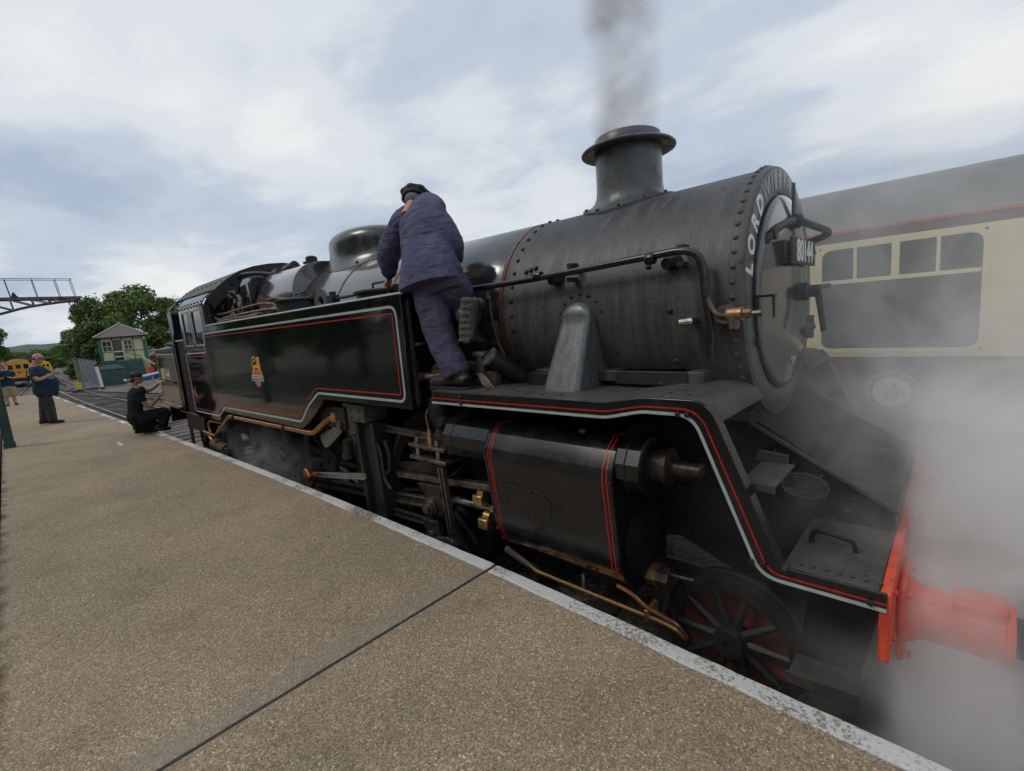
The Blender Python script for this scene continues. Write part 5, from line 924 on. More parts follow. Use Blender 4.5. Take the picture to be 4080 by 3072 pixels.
for z in (1.85, 2.35): MB().tube([SBX.p(-3.9, -1.55, z - .06), SBX.p(-1.9, -1.55, z)], .03, 6).build('railing', 'gantry_dark', SG)
# things in front of the signal box
F2 = FR((-65.4, 3.95, 0), (.99, -.13))
ot = thing('oil_tank', 'dark green plastic oil tank in front of the signal box', 'tank', F2.p(0, .6, -1.05)); F2.part('body', 'dark_green', ot, -1.02, 1.0, 0, 1.3, -1.05, .62, bevel=.06)
for k in range(5): F2.part('rib', 'dark_green', ot, -1.04, 1.02, -.03, 1.33, -.9 + k * .3, -.84 + k * .3, bevel=.02)
MB().rings([[F2.p(a, d, z) for a, d in ((-1.05, -.05), (1.02, -.05), (1.02, 1.35), (-1.05, 1.35))] for z in (.62, .72)] + [[F2.p(a, d, 1.12) for a, d in ((-.75, .3), (.45, .3), (.45, 1.0), (-.75, 1.0))]]).build('lid', 'dark_green', ot, .05)
wp = thing('wooden_post', 'old thick wooden post left of the grey palisade fence', 'post', (-71.6, 1.7, -1.2)); MB().tube([(-71.6, 1.82, -1.4), (-71.6, 1.62, 2.1)], [.2, .17], 8).build('shaft', 'wood_old', wp); MB().box(-71.8, -71.4, 1.42, 1.82, 2.1, 2.16).build('top', 'wood_old', wp, .03)
FN = FR((-71.5, 2.75, 0), (.99, -.13)); pf = thing('palisade_fence', 'grey steel palisade fence panel left of the signal box', 'fence', FN.p(0, 0, -1.2))
for k in range(7): MB().prism([(-.08, -1.1), (.08, -1.1), (.08, 2.0 - .07 * k), (0, 2.12 - .07 * k), (-.08, 2.0 - .07 * k)], 'x', -.015, .015).build('pale', 'steel_grey', pf).matrix_parent_inverse = Matrix.Translation((0, -.75 + k * .22, 1.2))
for z in (-.6, .35, 1.5): FN.part('rail', 'steel_grey', pf, -.9, .75, .03, .09, z - .05, z + .05)
F3 = FR((-61.5, 2.45, 0), (.99, -.1)); bo = thing('bollard', 'white painted leaning bollard by the green oil tank', 'bollard', F3.p(0, 0, -1.0)); MB().tube([F3.p(.05, 0, -1.05), F3.p(-.1, 0, 1.2)], .13, 10).build('shaft', 'white_paint', bo); MB().tube([F3.p(-.1, 0, 1.2), F3.p(-.12, 0, 1.45)], .09, 10).build('cap', 'rust', bo); MB().tube([F3.p(.06, 0, -1.05), F3.p(.05, 0, -.85)], .17, 10).build('foot', 'black_matt', bo)
F4 = FR((-62.5, 1.25, 0), (.98, -.15)); cb = thing('cable_trough', 'flat grey green troughing lids on the ballast left of the tank', 'trough', F4.p(0, 0, -1.1))
for k in range(4): F4.part('lid', 'dark_green', cb, -.9 + k * .5, -.43 + k * .5, -1 + .3 * k, .6, -1.05, -.82, bevel=.03)
yb = thing('grit_box', 'small yellow grit box by the wooden post', 'box', (-67.6, 1.3, -1.15)); MB().box(-67.9, -67.4, 1.1, 1.5, -1.1, -.55).build('body', 'train_yellow', yb, .03); MB().box(-67.93, -67.37, 1.08, 1.52, -.55, -.45).build('lid', 'train_yellow', yb, .02)
F5 = FR((-54.2, 4.7, 0), (.99, -.13)); bg_ = thing('barrier_pole', 'pink white barrier pole lying across behind the kneeling person', 'barrier', F5.p(0, 0, -.7)); MB().tube([F5.p(-1.4, 0, -.12), F5.p(2.2, 0, .42)], .1, 10).build('pole', 'barrier_white', bg_)
for a in (-.75, 1.6): MB().tube([F5.p(a, .1, -.85), F5.p(a + .1, .1, .5)], .06, 8).build('trestle', 'steel_grey', bg_)
F6 = FR((-59, 6.2, 0), (.99, -.13)); rl = thing('lamp_post', 'red round lamp on a short post right of the signal box steps', 'lamp', F6.p(0, 0, -.9)); MB().cyl(F6.p(0, -.15, .45), F6.p(0, .12, .45), .27, n=20).build('disc', 'lamp_red', rl); MB().cyl(F6.p(0, 0, -.9), F6.p(0, 0, .3), .06, n=8).build('post', 'steel_grey', rl)
tp = thing('tarpaulin', 'blue tarpaulin sheet below the red lamp', 'tarpaulin', F6.p(0, 1, -.7)); MB().rings([[F6.p(-1.3 + i * .35, d, -.35 + .12 * math.sin(i * 1.7) + .05 * i + (.12 if d > 1 else 0)) for i in range(10)] for d in (.6, 1.2)], False).rings([[F6.p(-1.3 + i * .35, .6, z + .12 * math.sin(i * 1.7) * (z > -.5) + .05 * i) for i in range(10)] for z in (-.35, -.75)], False).build('sheet', 'tarp_blue', tp, smooth=80)
hu = thing('goods_shed', 'low slate roofed shed behind the engine bunker', 'shed', (-86, 16, -1.5)); MB().box(-90, -84, 10.4, 24, -1.8, 1.4).build('wall', 'brick_red', hu); MB().prism([(10.0, 1.35), (17, 3.6), (24.4, 1.35)], 'x', -90.3, -83.7).build('roof', 'slate', hu)
# signal gantry bracket at left
ga = thing('signal_gantry', 'grey lattice signal gantry reaching in from the left', 'gantry', (-40, -9.5, 0)); GX = (-40.0, -40.8)
MB().cyl((-40.4, -9.5, -1), (-40.4, -9.5, 6.3), .22, .18, 12).build('mast', 'gantry_grey', ga)
low = [(-9.3, 2.6), (-7.5, 3.9), (-6, 4.6), (-4.5, 5.02), (-3.4, 5.25), (-2.55, 5.52), (-1.8, 5.68), (-.9, 5.82), (.02, 5.93)]
for gx in GX:
    MB().box(gx - .05, gx + .05, -9.4, .06, 6.0, 6.10).build('top_chord', 'gantry_grey', ga); MB().tube([(gx, y, z) for y, z in low], .055, 6, 2).build('bottom_chord', 'gantry_grey', ga)
    for k, y in enumerate((-8.5, -7.1, -5.7, -4.3, -2.85, -1.95, -1.2, -.6)):
        zl = np.interp(y, [p[0] for p in low], [p[1] for p in low]); MB().tube([(gx, y, zl), (gx, y - .06, 6.02)], .045, 4).build('strut', 'gantry_grey', ga)
        y2 = (-8.5, -7.1, -5.7, -4.3, -2.85, -1.95, -1.2, -.6, -.05)[k + 1]; MB().tube([(gx, y2, np.interp(y2, [p[0] for p in low], [p[1] for p in low])), (gx, y + .05, 6.0)], .04, 4).build('brace', 'gantry_grey', ga)
    MB().tube([(gx, -9.4, 7.22), (gx, -.1, 7.22)], .018, 5).build('handrail', 'gantry_dark', ga)
    for y in (-8.1, -6.9, -5.6, -4.2, -2.85, -1.72, -.72, -.02): MB().tube([(gx, y, 6.1), (gx, y - .12, 7.24)], .018, 5).build('rail_post', 'gantry_dark', ga)
MB().box(-40.75, -40.05, -9.4, .08, 6.10, 6.16).build('walkway', 'gantry_dark', ga); MB().tube([(-40, -.1, 7.22), (-40.8, -.1, 7.22)], .018, 5).build('handrail', 'gantry_dark', ga); MB().prism([(.0, 5.92), (.14, 5.95), (.18, 6.15), (.05, 6.16)], 'x', -40.8, -40).build('end_plate', 'gantry_dark', ga, .02)
MB().prism([(-2.85, 6.16), (-2.5, 6.16), (-2.6, 6.28), (-2.7, 6.5), (-2.78, 6.4)], 'x', -40.5, -40.3).build('signal_stump', 'gantry_dark', ga, .02)
# trains
def unit(name, label, x, y, z, rz, face, body, roofm, sc=1.0, length=20):
    t = thing(name, label, 'train', (x, y, z)); t.rotation_euler = (0, 0, rz)
    def part(nm, mb, m, par=None, bevel=0):
        me = mb.mesh(nm); me.materials.append(MATS[m]); o = link(nm, me, par or t, bevel); o.matrix_parent_inverse = Matrix(); return o
    prof = [(-1.35, 1.0), (-1.40, 1.6), (-1.40, 2.6), (-1.33, 3.05)]; rp = [(-1.33, 3.06), (-1.1, 3.42), (-.6, 3.68), (0, 3.77)]
    full = prof + [(-a, b_) for a, b_ in prof][::-1]; part('body', MB().prism(full, 'x', -length, -.02), body, bevel=.03); rr = rp + [(-a, b_) for a, b_ in rp[:-1]][::-1]
    part('roof', MB().prism(rr, 'x', -length, .05), roofm); f = part('front', MB().prism([(-1.38, .95), (-1.40, 2.3), (-1.33, 3.05), (-1.08, 3.40), (-.55, 3.62), (0, 3.68), (.55, 3.62), (1.08, 3.40), (1.33, 3.05), (1.40, 2.3), (1.38, .95)], 'x', 0, .12), face, bevel=.08)
    for a0, a1, z0, z1 in ((-1.05, -.55, 2.25, 2.95), (-.27, .27, 2.35, 2.95), (.55, 1.05, 2.25, 2.95)): part('window', MB().box(.12, .135, a0, a1, z0, z1), 'dark_glass', f, .01)
    part('front_seam', MB().box(.12, .13, -1.38, 1.38, 1.98, 2.02), 'cab_inside', f); part('jumper_panel', MB().prism([(-.2, 1.9), (.2, 1.9), (0, 1.55)], 'x', .12, .14), 'brick_red', f)
    for s in (-1, 1): part('jumper_cable', MB().tube([(.14, s * .75, 1.9), (.17, s * .72, 1.5), (.15, s * .6, 1.15)], .06, 6), 'cab_inside', f); part('buffer', MB().lathe([(.1, 0), (.1, .4), (.24, .42), (.24, .46)], (.05, s * .87, 1.0), (1, 0, 0), 14), 'frame_black', f); part('headlamp', MB().cyl((.1, s * .95, 1.3), (.16, s * .95, 1.3), .12, n=12), 'white_paint', f)
    part('buffer_beam', MB().box(-.3, .06, -1.3, 1.3, .6, 1.0), 'frame_black'); part('underframe', MB().box(-length, -.3, -1.15, 1.15, .45, 1.0), 'frame_black')
    for xx in (-1.2, -3.6): 
        for s in (-1, 1): part('wheel', MB().cyl((xx, s * .68, .45), (xx, s * .8, .45), .45, n=16), 'frame_black')
    return t
unit('multiple_unit', 'yellow fronted train far down the line', -177.7, 3.25, -2.45, R(-1.5), 'train_yellow', 'train_yellow', 'train_yellow')
ou = unit('railcar', 'orange fronted railcar with grey roof behind the standing man', -100, -2.45, -1.2, R(-.5), 'train_orange', 'unit_grey', 'roof_grey')
unit('coach', 'grey roofed coach at the left edge behind the boy', -108, -6.6, -1.3, R(-3), 'unit_grey', 'unit_grey', 'roof_grey')
# green post on the platform
gp = thing('canopy_post', 'dark green square timber post at the left edge', 'post', (-14.08, -3.92, PLAT)); MB().rings([[(-14.08 + a * k, -3.90 + b_ * k, z) for a, b_ in ((-.075, -.075), (.075, -.075), (.075, .075), (-.075, .075))] for z, k in ((PLAT, 1.0), (2.9, 1.0))]).build('shaft', 'post_green', gp, .015); MB().box(-14.17, -13.99, -3.99, -3.81, PLAT, PLAT + .12).build('foot', 'post_green', gp, .01)
MB().box(-14.16, -14.0, -3.98, -3.82, 2.9, 2.98).build('cap', 'post_green', gp, .01)

# ------------------------------------------------------------------ people
def cloudtex(sz):
    t = bpy.data.textures.get('folds%g' % sz) or bpy.data.textures.new('folds%g' % sz, 'CLOUDS'); t.noise_scale = sz; t.noise_depth = 3; return t
def fused(name, m, par, mb, voxel=.012, sm=3, disp=0, dsz=.08):
    """closed limbs melted into one continuous skin"""
    o = mb.build(name, m, par, smooth=180); r = o.modifiers.new('fuse', 'REMESH'); r.mode = 'VOXEL'; r.voxel_size = voxel; r.use_smooth_shade = True
    if disp: d = o.modifiers.new('folds', 'DISPLACE'); d.texture = cloudtex(dsz); d.texture_coords = 'GLOBAL'; d.strength = disp; d.mid_level = .5
    s = o.modifiers.new('smooth', 'SMOOTH'); s.iterations = sm; s.factor = .5; return o
def limb(mb, pts, rad, asp=1.0, ref=None, n=14, sm=5):
    return mb.tube([pts[0]] + list(pts) + [pts[-1]] if 0 else pts, rad, n, sm, True, asp, ref)
def hand(mb, w, d, nrm, curl=.45, side=1, s=1.0):
    w, d, nrm = V(w), V(d).normalized(), V(nrm); nrm = (nrm - d * nrm.dot(d)).normalized(); l = d.cross(nrm) * side
    mb.tube([w - d * .03 * s, w + d * .02 * s, w + d * .06 * s, w + d * .095 * s], [.030 * s, .038 * s, .043 * s, .040 * s], 10, 2, True, .42, tuple(l))
    for i, ln in enumerate((.072, .082, .076, .058)):
        p = w + d * (.088 if i < 3 else .078) * s + l * (1.5 - i) * .0215 * s; a = 0; pth = [p - d * .02 * s, p]
        for k in range(3): a += curl; p = p + (d * math.cos(a) + nrm * math.sin(a)) * ln * s * (.45, .32, .26)[k]; pth.append(p)
        mb.tube(pth, [.0105 * s, .0105 * s, .0098 * s, .009 * s, .0065 * s], 8)
    t0 = w + d * .02 * s + l * .025 * s; mb.tube([t0, t0 + (d * .6 + l * .8) * .04 * s, t0 + (d * .85 + l * .5 + nrm * .5) * .078 * s, t0 + (d * .9 + l * .25 + nrm * .75) * .10 * s], [.016 * s, .0135 * s, .0115 * s, .008 * s], 8)
def head(mb, c, f, up=(0, 0, 1), s=1.0):
    """skull, jaw, nose, brow, lips, ears; f is where the face looks"""
    c, f, up = V(c), V(f).normalized(), V(up).normalized(); r = f.cross(up).normalized(); up = r.cross(f); M3 = Matrix((r, f, up)).transposed()
    P = lambda a, b, z: c + (r * a + f * b + up * z) * s
    mb.sph(c + up * .025 * s, (.078 * s, .098 * s, .098 * s), 18, 12, M3); mb.sph(P(0, .022, -.055), (.058 * s, .068 * s, .068 * s), 16, 10, M3); mb.sph(P(0, .075, -.092), (.030 * s, .022 * s, .020 * s), 10, 8, M3)
    mb.tube([P(0, .085, .022), P(0, .104, -.004), P(0, .115, -.028), P(0, .095, -.038)], [.010 * s, .012 * s, .016 * s, .012 * s], 8, 2)
    mb.tube([P(-.045, .078, .032), P(0, .092, .036), P(.045, .078, .032)], .011 * s, 8, 2); mb.tube([P(-.022, .086, -.064), P(0, .093, -.063), P(.022, .086, -.064)], .008 * s, 8, 2)
    for q in (-1, 1): mb.sph(P(q * .080, -.008, -.008), (.012 * s, .020 * s, .032 * s), 10, 8, M3); mb.sph(P(q * .030, .078, .010), (.014 * s, .010 * s, .009 * s), 8, 6, M3)
    mb.tube([P(0, -.02, -.05), P(0, -.035, -.12), P(0, -.045, -.20)], [.055 * s, .054 * s, .062 * s], 12, 3); return M3
def boot(mb, heel, toe, up, h=.10, s=1.0):
    a, b_, u = V(heel), V(toe), V(up).normalized(); d = b_ - a; l = d.cross(u).normalized(); L = d.length
    mb.tube([a + u * .05 * s, a + d * .12 + u * .06 * s, a + d * .38 + u * .058 * s, a + d * .62 + u * .047 * s, a + d * .85 + u * .040 * s, a + d * .98 + u * .032 * s], [.040 * s, .05 * s, .05 * s, .05 * s, .046 * s, .026 * s], 12, 3, True, .85, tuple(l))
    mb.tube([a + d * .20 + u * .04 * s, a + d * .17 + u * h, a + d * .15 + u * (h + .05)], [.05 * s, .048 * s, .052 * s], 12, 2)
def sole(heel, toe, up, th=.022, w=.048):
    a, b_, u = V(heel), V(toe), V(up).normalized(); d = b_ - a; l = d.cross(u).normalized(); q = []
    for t, k in ((-.02, .55), (.04, .82), (.2, .88), (.4, .80), (.62, 1.0), (.82, .98), (.95, .68), (1.01, .3)): q.append((t, k))
    pts = [a + d * t + l * w * k for t, k in q] + [a + d * t - l * w * k for t, k in q][::-1]; n = len(pts)
    return MB().add([p + u * z for z in (0, th) for p in pts], [tuple(range(n))[::-1], tuple(range(n, 2 * n))] + [(i, (i + 1) % n, n + (i + 1) % n, n + i) for i in range(n)])
# engineman kneeling over the tank
E1 = thing('person', 'engineman in blue overalls and black cap bent over the tank top', 'person', (-2.9, -1.2, 2.09))
hd = V((-3.40, -1.0, 3.70)); mb = MB(); hf = V((-.35, .75, -.62)); hu_ = V((-.25, .5, .8)); M3 = head(mb, hd, hf, hu_, 1.05)
limb(mb, [(-3.08, -1.12, 3.0), (-3.15, -1.10, 3.35), (-3.2, -1.06, 3.55), (-3.22, -1.02, 3.66)], [.22, .24, .22, .08], .6, (1, 0, -.15))
limb(mb, [(-3.45, -1.1, 3.54), (-3.72, -1.12, 3.30), (-3.84, -1.06, 3.11)], [.07, .055, .038]); limb(mb, [(-3.01, -1.08, 3.49), (-2.92, -1.03, 3.27), (-3.04, -.92, 3.17)], [.07, .045, .034])
hand(mb, (-3.845, -1.055, 3.105), (-.55, .05, -.75), (.6, .3, -.5), .6, 1, 1.1); hand(mb, (-3.06, -.90, 3.16), (-.9, .3, -.3), (-.3, -.2, -1), .4, -1, 1.05)
limb(mb, [(-3.10, -1.15, 2.98), (-2.97, -1.2, 2.52), (-2.80, -1.2, 2.17)], [.11, .075, .055]); limb(mb, [(-2.94, -1.08, 2.98), (-2.97, -.88, 2.69), (-2.70, -1.14, 2.70)], [.11, .075, .055])
fused('body', 'skin', E1, mb, .007, 2)
mb = MB(); limb(mb, [(-3.075, -1.17, 2.945), (-3.10, -1.16, 3.10), (-3.15, -1.13, 3.28), (-3.175, -1.11, 3.44), (-3.195, -1.085, 3.55), (-3.225, -1.05, 3.63), (-3.26, -1.02, 3.675)], [.335, .298, .268, .275, .27, .18, .085], [.66, .64, .56, .5, .46, .5, .9], (1, .05, -.19), 28)
limb(mb, [(-3.36, -1.085, 3.585), (-3.46, -1.09, 3.555), (-3.58, -1.11, 3.46), (-3.715, -1.12, 3.30), (-3.775, -1.10, 3.20), (-3.825, -1.065, 3.125)], [.10, .112, .112, .112, .092, .06]); limb(mb, [(-3.01, -1.08, 3.50), (-2.935, -1.07, 3.39), (-2.90, -1.03, 3.27), (-3.02, -.92, 3.17)], [.10, .096, .09, .07])
limb(mb, [(-3.28, -1.10, 3.655), (-3.34, -1.02, 3.69), (-3.28, -.93, 3.69), (-3.19, -.97, 3.675), (-3.19, -1.08, 3.66), (-3.28, -1.10, 3.655)], .024)
jk = fused('jacket', 'overall_blue', E1, mb, .011, 2, .036, .16)
mb = MB(); limb(mb, [(-3.06, -1.13, 3.10), (-3.02, -1.13, 2.99), (-2.985, -1.13, 2.86)], [.25, .275, .24], .58, (1, 0, 0), 24)
limb(mb, [(-3.11, -1.16, 2.96), (-3.065, -1.18, 2.74), (-2.955, -1.2, 2.48), (-2.86, -1.2, 2.30), (-2.815, -1.2, 2.195)], [.175, .148, .128, .125, .128], .9, (1, 0, 0)); limb(mb, [(-2.96, -1.12, 3.02), (-2.92, -1.06, 2.92), (-2.96, -.95, 2.78), (-2.98, -.88, 2.68), (-2.88, -.96, 2.67), (-2.70, -1.11, 2.70)], [.11, .155, .14, .12, .112, .092])
fused('trousers', 'trouser_blue', E1, mb, .011, 2, .036, .14)
mb = MB(); boot(mb, (-2.685, -1.2, 2.09), (-3.16, -1.21, 2.09), (0, 0, 1), .13, 1.35); fused('boot', 'leather_black', E1, mb, .007, 2)
sole((-2.675, -1.2, 2.078), (-3.155, -1.21, 2.078), (0, 0, 1), .035, .064).build('sole', 'black_matt', E1, .006)
mb = MB(); boot(mb, (-2.555, -1.225, 2.80), (-2.60, -1.245, 2.475), (-.30, 1, .02), .13, 1.1); fused('boot', 'leather_black', E1, mb, .007, 2)
so = sole((-2.548, -1.255, 2.805), (-2.595, -1.275, 2.47), (-.30, 1, .02), .035, .062).build('sole', 'sole_grey', E1, .006)
for k in range(7):
    t = k / 6; c_ = V((-2.55, -1.258, 2.79)).lerp(V((-2.595, -1.278, 2.49)), t); MB().box(-.05, .05, -.006, .006, -.012, .012).build('tread', 'sole_grey', E1, .002).matrix_parent_inverse = Matrix.Translation(c_ - V((-2.9, -1.2, 2.09))) @ Matrix.Rotation(R(16), 4, 'Z') @ Matrix.Rotation(R(8), 4, 'Y')
q = M3; cp = MB(); cp.sph(hd + hu_.normalized() * .088, (.140, .140, .052), 24, 10, q); cp.tube([hd + q @ V((.098 * math.cos(t), .108 * math.sin(t), .052)) for t in np.linspace(0, 2 * math.pi, 25)], .024, 8)
for k in range(8): t = k * .785; cp.sph(hd + q @ V((.105 * math.cos(t), .105 * math.sin(t), .085)), (.05, .05, .033), 10, 8, q)
fused('cap', 'cap_black', E1, cp, .008, 4); MB().tube([hd + q @ V((a, .095 + .05 * (1 - (a / .08) ** 2), .035 - .02 * (1 - (a / .08) ** 2))) for a in np.linspace(-.08, .08, 9)], .016, 8).build('peak', 'cap_black', E1)
hr = MB(); hr.sph(hd + q @ V((0, -.022, .012)), (.083, .088, .066), 18, 12, q); fused('hair', 'hair_grey', E1, hr, .008, 2)
# cleaner kneeling by the bunker
K1 = thing('person', 'person in black shirt and backwards cap kneeling to polish the bunker', 'person', (-12.35, -1.95, PLAT)); X = -12.35
mb = MB(); hc = V((X, -1.875, 2.03)); M3 = head(mb, hc, (.12, 1, -.18), (0, .1, 1), 1.0)
limb(mb, [(X, -1.98, 1.2), (X, -1.99, 1.4), (X, -1.95, 1.6), (X, -1.92, 1.75), (X, -1.91, 1.86)], [.15, .145, .17, .15, .06], .65, (1, 0, 0))
limb(mb, [(X - .18, -1.91, 1.75), (X - .22, -1.68, 1.72), (X - .2, -1.49, 1.84)], [.055, .045, .032]); hand(mb, (X - .2, -1.49, 1.84), (0, .75, .4), (-.2, .6, -.6), .3, 1)
limb(mb, [(X + .18, -1.95, 1.72), (X + .22, -1.80, 1.42), (X + .2, -1.60, 1.60)], [.055, .045, .032]); hand(mb, (X + .2, -1.60, 1.60), (0, .6, .75), (0, .8, -.5), .15, -1)
limb(mb, [(X + .1, -1.97, 1.2), (X + .12, -1.53, 1.24), (X + .12, -1.62, .92)], [.10, .07, .05]); limb(mb, [(X - .1, -1.97, 1.2), (X - .1, -1.68, .92), (X - .1, -2.08, .92)], [.10, .07, .05]); fused('body', 'skin_tan', K1, mb, .009, 2)
mb = MB(); limb(mb, [(X, -1.985, 1.20), (X, -1.995, 1.4), (X, -1.955, 1.6), (X, -1.925, 1.74), (X, -1.915, 1.83)], [.19, .18, .205, .20, .09], .72, (1, 0, 0), 20); limb(mb, [(X - .16, -1.91, 1.76), (X - .21, -1.77, 1.755)], [.08, .075]); limb(mb, [(X + .16, -1.95, 1.74), (X + .215, -1.87, 1.54)], [.08, .078]); fused('shirt', 'black_shirt', K1, mb, .012, 3, .022, .09)
mb = MB(); limb(mb, [(X, -1.98, 1.32), (X, -1.98, 1.22), (X, -1.96, 1.08)], [.185, .20, .17], .95, (1, 0, 0), 18); limb(mb, [(X + .1, -1.98, 1.17), (X + .11, -1.8, 1.2), (X + .12, -1.54, 1.24), (X + .12, -1.56, 1.12), (X + .12, -1.62, .93)], [.145, .135, .105, .10, .085]); limb(mb, [(X - .1, -1.97, 1.16), (X - .1, -1.85, 1.06), (X - .1, -1.69, .93), (X - .1, -1.85, .92), (X - .1, -2.06, .94)], [.145, .13, .11, .09, .08]); fused('trousers', 'black_trouser', K1, mb, .012, 3, .02, .08)
mb = MB(); boot(mb, (X - .1, -2.13, 1.10), (X - .1, -2.07, .84), (0, 1, .2), .09, 1.1); fused('boot', 'shoe_black', K1, mb, .009, 2); mb = MB(); boot(mb, (X + .12, -1.74, PLAT + .005), (X + .12, -1.47, PLAT + .005), (0, 0, 1), .1, 1.1); fused('boot', 'shoe_black', K1, mb, .009, 2)
cp = MB(); cp.sph(hc + V((0, -.005, .05)), (.088, .108, .085), 20, 12, M3); cp.tube([hc + M3 @ V((a, -.105 - .055 * (1 - (a / .07) ** 2), -.01 - .03 * (1 - (a / .07) ** 2))) for a in np.linspace(-.07, .07, 9)], .014, 8); fused('cap', 'cap_black', K1, cp, .008, 3)
hr = MB(); hr.sph(hc + M3 @ V((0, -.06, -.05)), (.07, .05, .075), 14, 10, M3); fused('hair', 'hair_black', K1, hr, .009, 2)
# man standing with a phone
S1 = thing('person', 'bald man in dark blue T-shirt and dark trousers looking at his phone', 'person', (-17.5, -3.1, PLAT)); X = -17.5
mb = MB(); hc = V((X, -3.10, 2.585)); M3 = head(mb, hc, (.1, 1, -.28), (0, .2, 1), 1.12)
limb(mb, [(X, -3.14, 1.72), (X, -3.08, 1.9), (X, -3.14, 2.15), (X, -3.18, 2.3), (X, -3.16, 2.4)], [.17, .19, .18, .17, .07], .8, (1, 0, 0))
for s, ex in ((1, .22), (-1, -.22)):
    limb(mb, [(X + s * .21, -3.18, 2.30), (X + s * .30, -3.20, 2.05), (X + s * .20, -2.90, 2.15)], [.06, .054, .036]); hand(mb, (X + s * .18, -2.88, 2.16), (-s * .35, .9, .12), (-s, 0, .3), .35, s, 1.1); limb(mb, [(X + s * .1, -3.12, 1.72), (X + s * .11, -3.12 + .03 * s, 1.32), (X + s * .11, -3.14 + .06 * s, .92)], [.10, .07, .05])
fused('body', 'skin', S1, mb, .010, 2)
mb = MB(); limb(mb, [(X, -3.10, 1.60), (X, -3.07, 1.74), (X, -3.05, 1.92), (X, -3.10, 2.12), (X, -3.16, 2.30), (X, -3.17, 2.39)], [.245, .265, .265, .245, .225, .10], [.95, .98, 1.0, .9, .72, .9], (1, 0, 0), 22)
for s in (1, -1): limb(mb, [(X + s * .19, -3.18, 2.31), (X + s * .26, -3.21, 2.12)], [.10, .105])
fused('shirt', 'navy_shirt', S1, mb, .014, 3, .028, .13); MB().prism([(-3.02, 2.02), (-2.86, 2.02), (-2.88, 2.16), (-3.0, 2.19)], 'x', X + .17, X + .235).build('shirt_print', 'print_grey', S1, .01)
mb = MB(); limb(mb, [(X, -3.11, 1.75), (X, -3.12, 1.58)], [.215, .20], .85, (1, 0, 0), 18)
for s in (1, -1): limb(mb, [(X + s * .105, -3.11, 1.62), (X + s * .12, -3.12 + .04 * s, 1.3), (X + s * .12, -3.15 + .08 * s, .92)], [.135, .115, .095])
fused('trousers', 'grey_trouser', S1, mb, .014, 3, .026, .10)
for s in (1, -1): mb = MB(); boot(mb, (X + s * .12, -3.24 + .09 * s, PLAT + .003), (X + s * .12, -2.93 + .09 * s, PLAT + .003), (0, 0, 1), .06, 1.1); fused('shoe', 'shoe_black', S1, mb, .01, 2)
for s in (1, -1): MB().tube([hc + M3 @ V((s * .09, -.01, .02)), hc + M3 @ V((s * .075, .09, .018)), hc + M3 @ V((s * .035, .115, .012)), hc + M3 @ V((0, .118, .02))], .006, 5).build('glasses', 'black_matt', S1)
hr = MB(); hr.sph(hc + M3 @ V((0, -.045, .0)), (.088, .07, .06), 14, 10, M3); fused('hair', 'hair_grey', S1, hr, .010, 2)
ph = MB().box(-.008, .008, -.075, .075, -.037, .037).build('phone', 'phone_white', bevel=.006, label='pale phone held by the bald man in dark blue', cat='phone', group='phones'); ph.location = (X + .06, -2.755, 2.21); ph.rotation_euler = (R(-35), 0, R(4))
# boy at the far left
B1 = thing('person', 'boy with curly brown hair in dark T-shirt and khaki shorts', 'person', (-26.8, -3.75, PLAT)); X, Y = -26.8, -3.76
mb = MB(); hc = V((X, Y, 2.41)); M3 = head(mb, hc, (1, .05, -.15), (.12, 0, 1), 1.05)
limb(mb, [(X, Y, 1.62), (X, Y, 1.9), (X, Y, 2.12), (X, Y, 2.24)], [.15, .16, .16, .06], .65, (0, 1, 0))
for s in (1, -1): limb(mb, [(X, Y + s * .19, 2.14), (X - .02, Y + s * .25, 1.90), (X + .18, Y + s * .07, 1.93)], [.05, .043, .03]); hand(mb, (X + .18, Y + s * .07, 1.93), (.5, -s * .8, .1), (-.5, 0, .6), .35, s); limb(mb, [(X, Y + s * .09, 1.6), (X, Y + s * .10, 1.3), (X, Y + s * .10, .9)], [.10, .068, .045])
fused('body', 'skin', B1, mb, .012, 2)
mb = MB(); limb(mb, [(X, Y, 1.56), (X, Y, 1.75), (X, Y, 1.98), (X, Y, 2.14), (X, Y, 2.22)], [.20, .20, .20, .19, .08], .68, (0, 1, 0), 18)
for s in (1, -1): limb(mb, [(X, Y + s * .16, 2.14), (X - .01, Y + s * .235, 1.98)], [.08, .085])
fused('shirt', 'navy_shirt', B1, mb, .016, 3, .02, .12); mb = MB(); limb(mb, [(X, Y, 1.60), (X, Y, 1.48)], [.185, .19], .75, (0, 1, 0), 18)
for s in (1, -1): limb(mb, [(X, Y + s * .09, 1.52), (X, Y + s * .11, 1.18)], [.12, .125])
fused('shorts', 'khaki', B1, mb, .016, 2, .02, .12)
for s in (1, -1): mb = MB(); boot(mb, (X - .10, Y + s * .11, PLAT + .003), (X + .18, Y + s * .13, PLAT + .003), (0, 0, 1), .05, 1.1); fused('shoe', 'shoe_blue', B1, mb, .012, 2)
hr = MB(); rg = random.Random(4)
for k in range(26): a, b_ = rg.uniform(0, 6.28), rg.uniform(-.1, 1.4); hr.sph(hc + M3 @ V((.085 * math.cos(a) * math.cos(b_), -.02 + .09 * math.sin(a) * math.cos(b_) * (.7 if math.sin(a) > 0 else 1), .05 + .085 * math.sin(b_))), rg.uniform(.028, .042), 8, 6)
fused('hair', 'hair_brown', B1, hr, .012, 1)
ph = MB().box(-.075, .075, -.037, .037, -.005, .005).build('phone', 'phone_black', bevel=.006, label='black phone held by the boy in khaki shorts', cat='phone', group='phones'); ph.location = (X + .26, Y + .0, 1.95); ph.rotation_euler = (0, R(-40), 0)

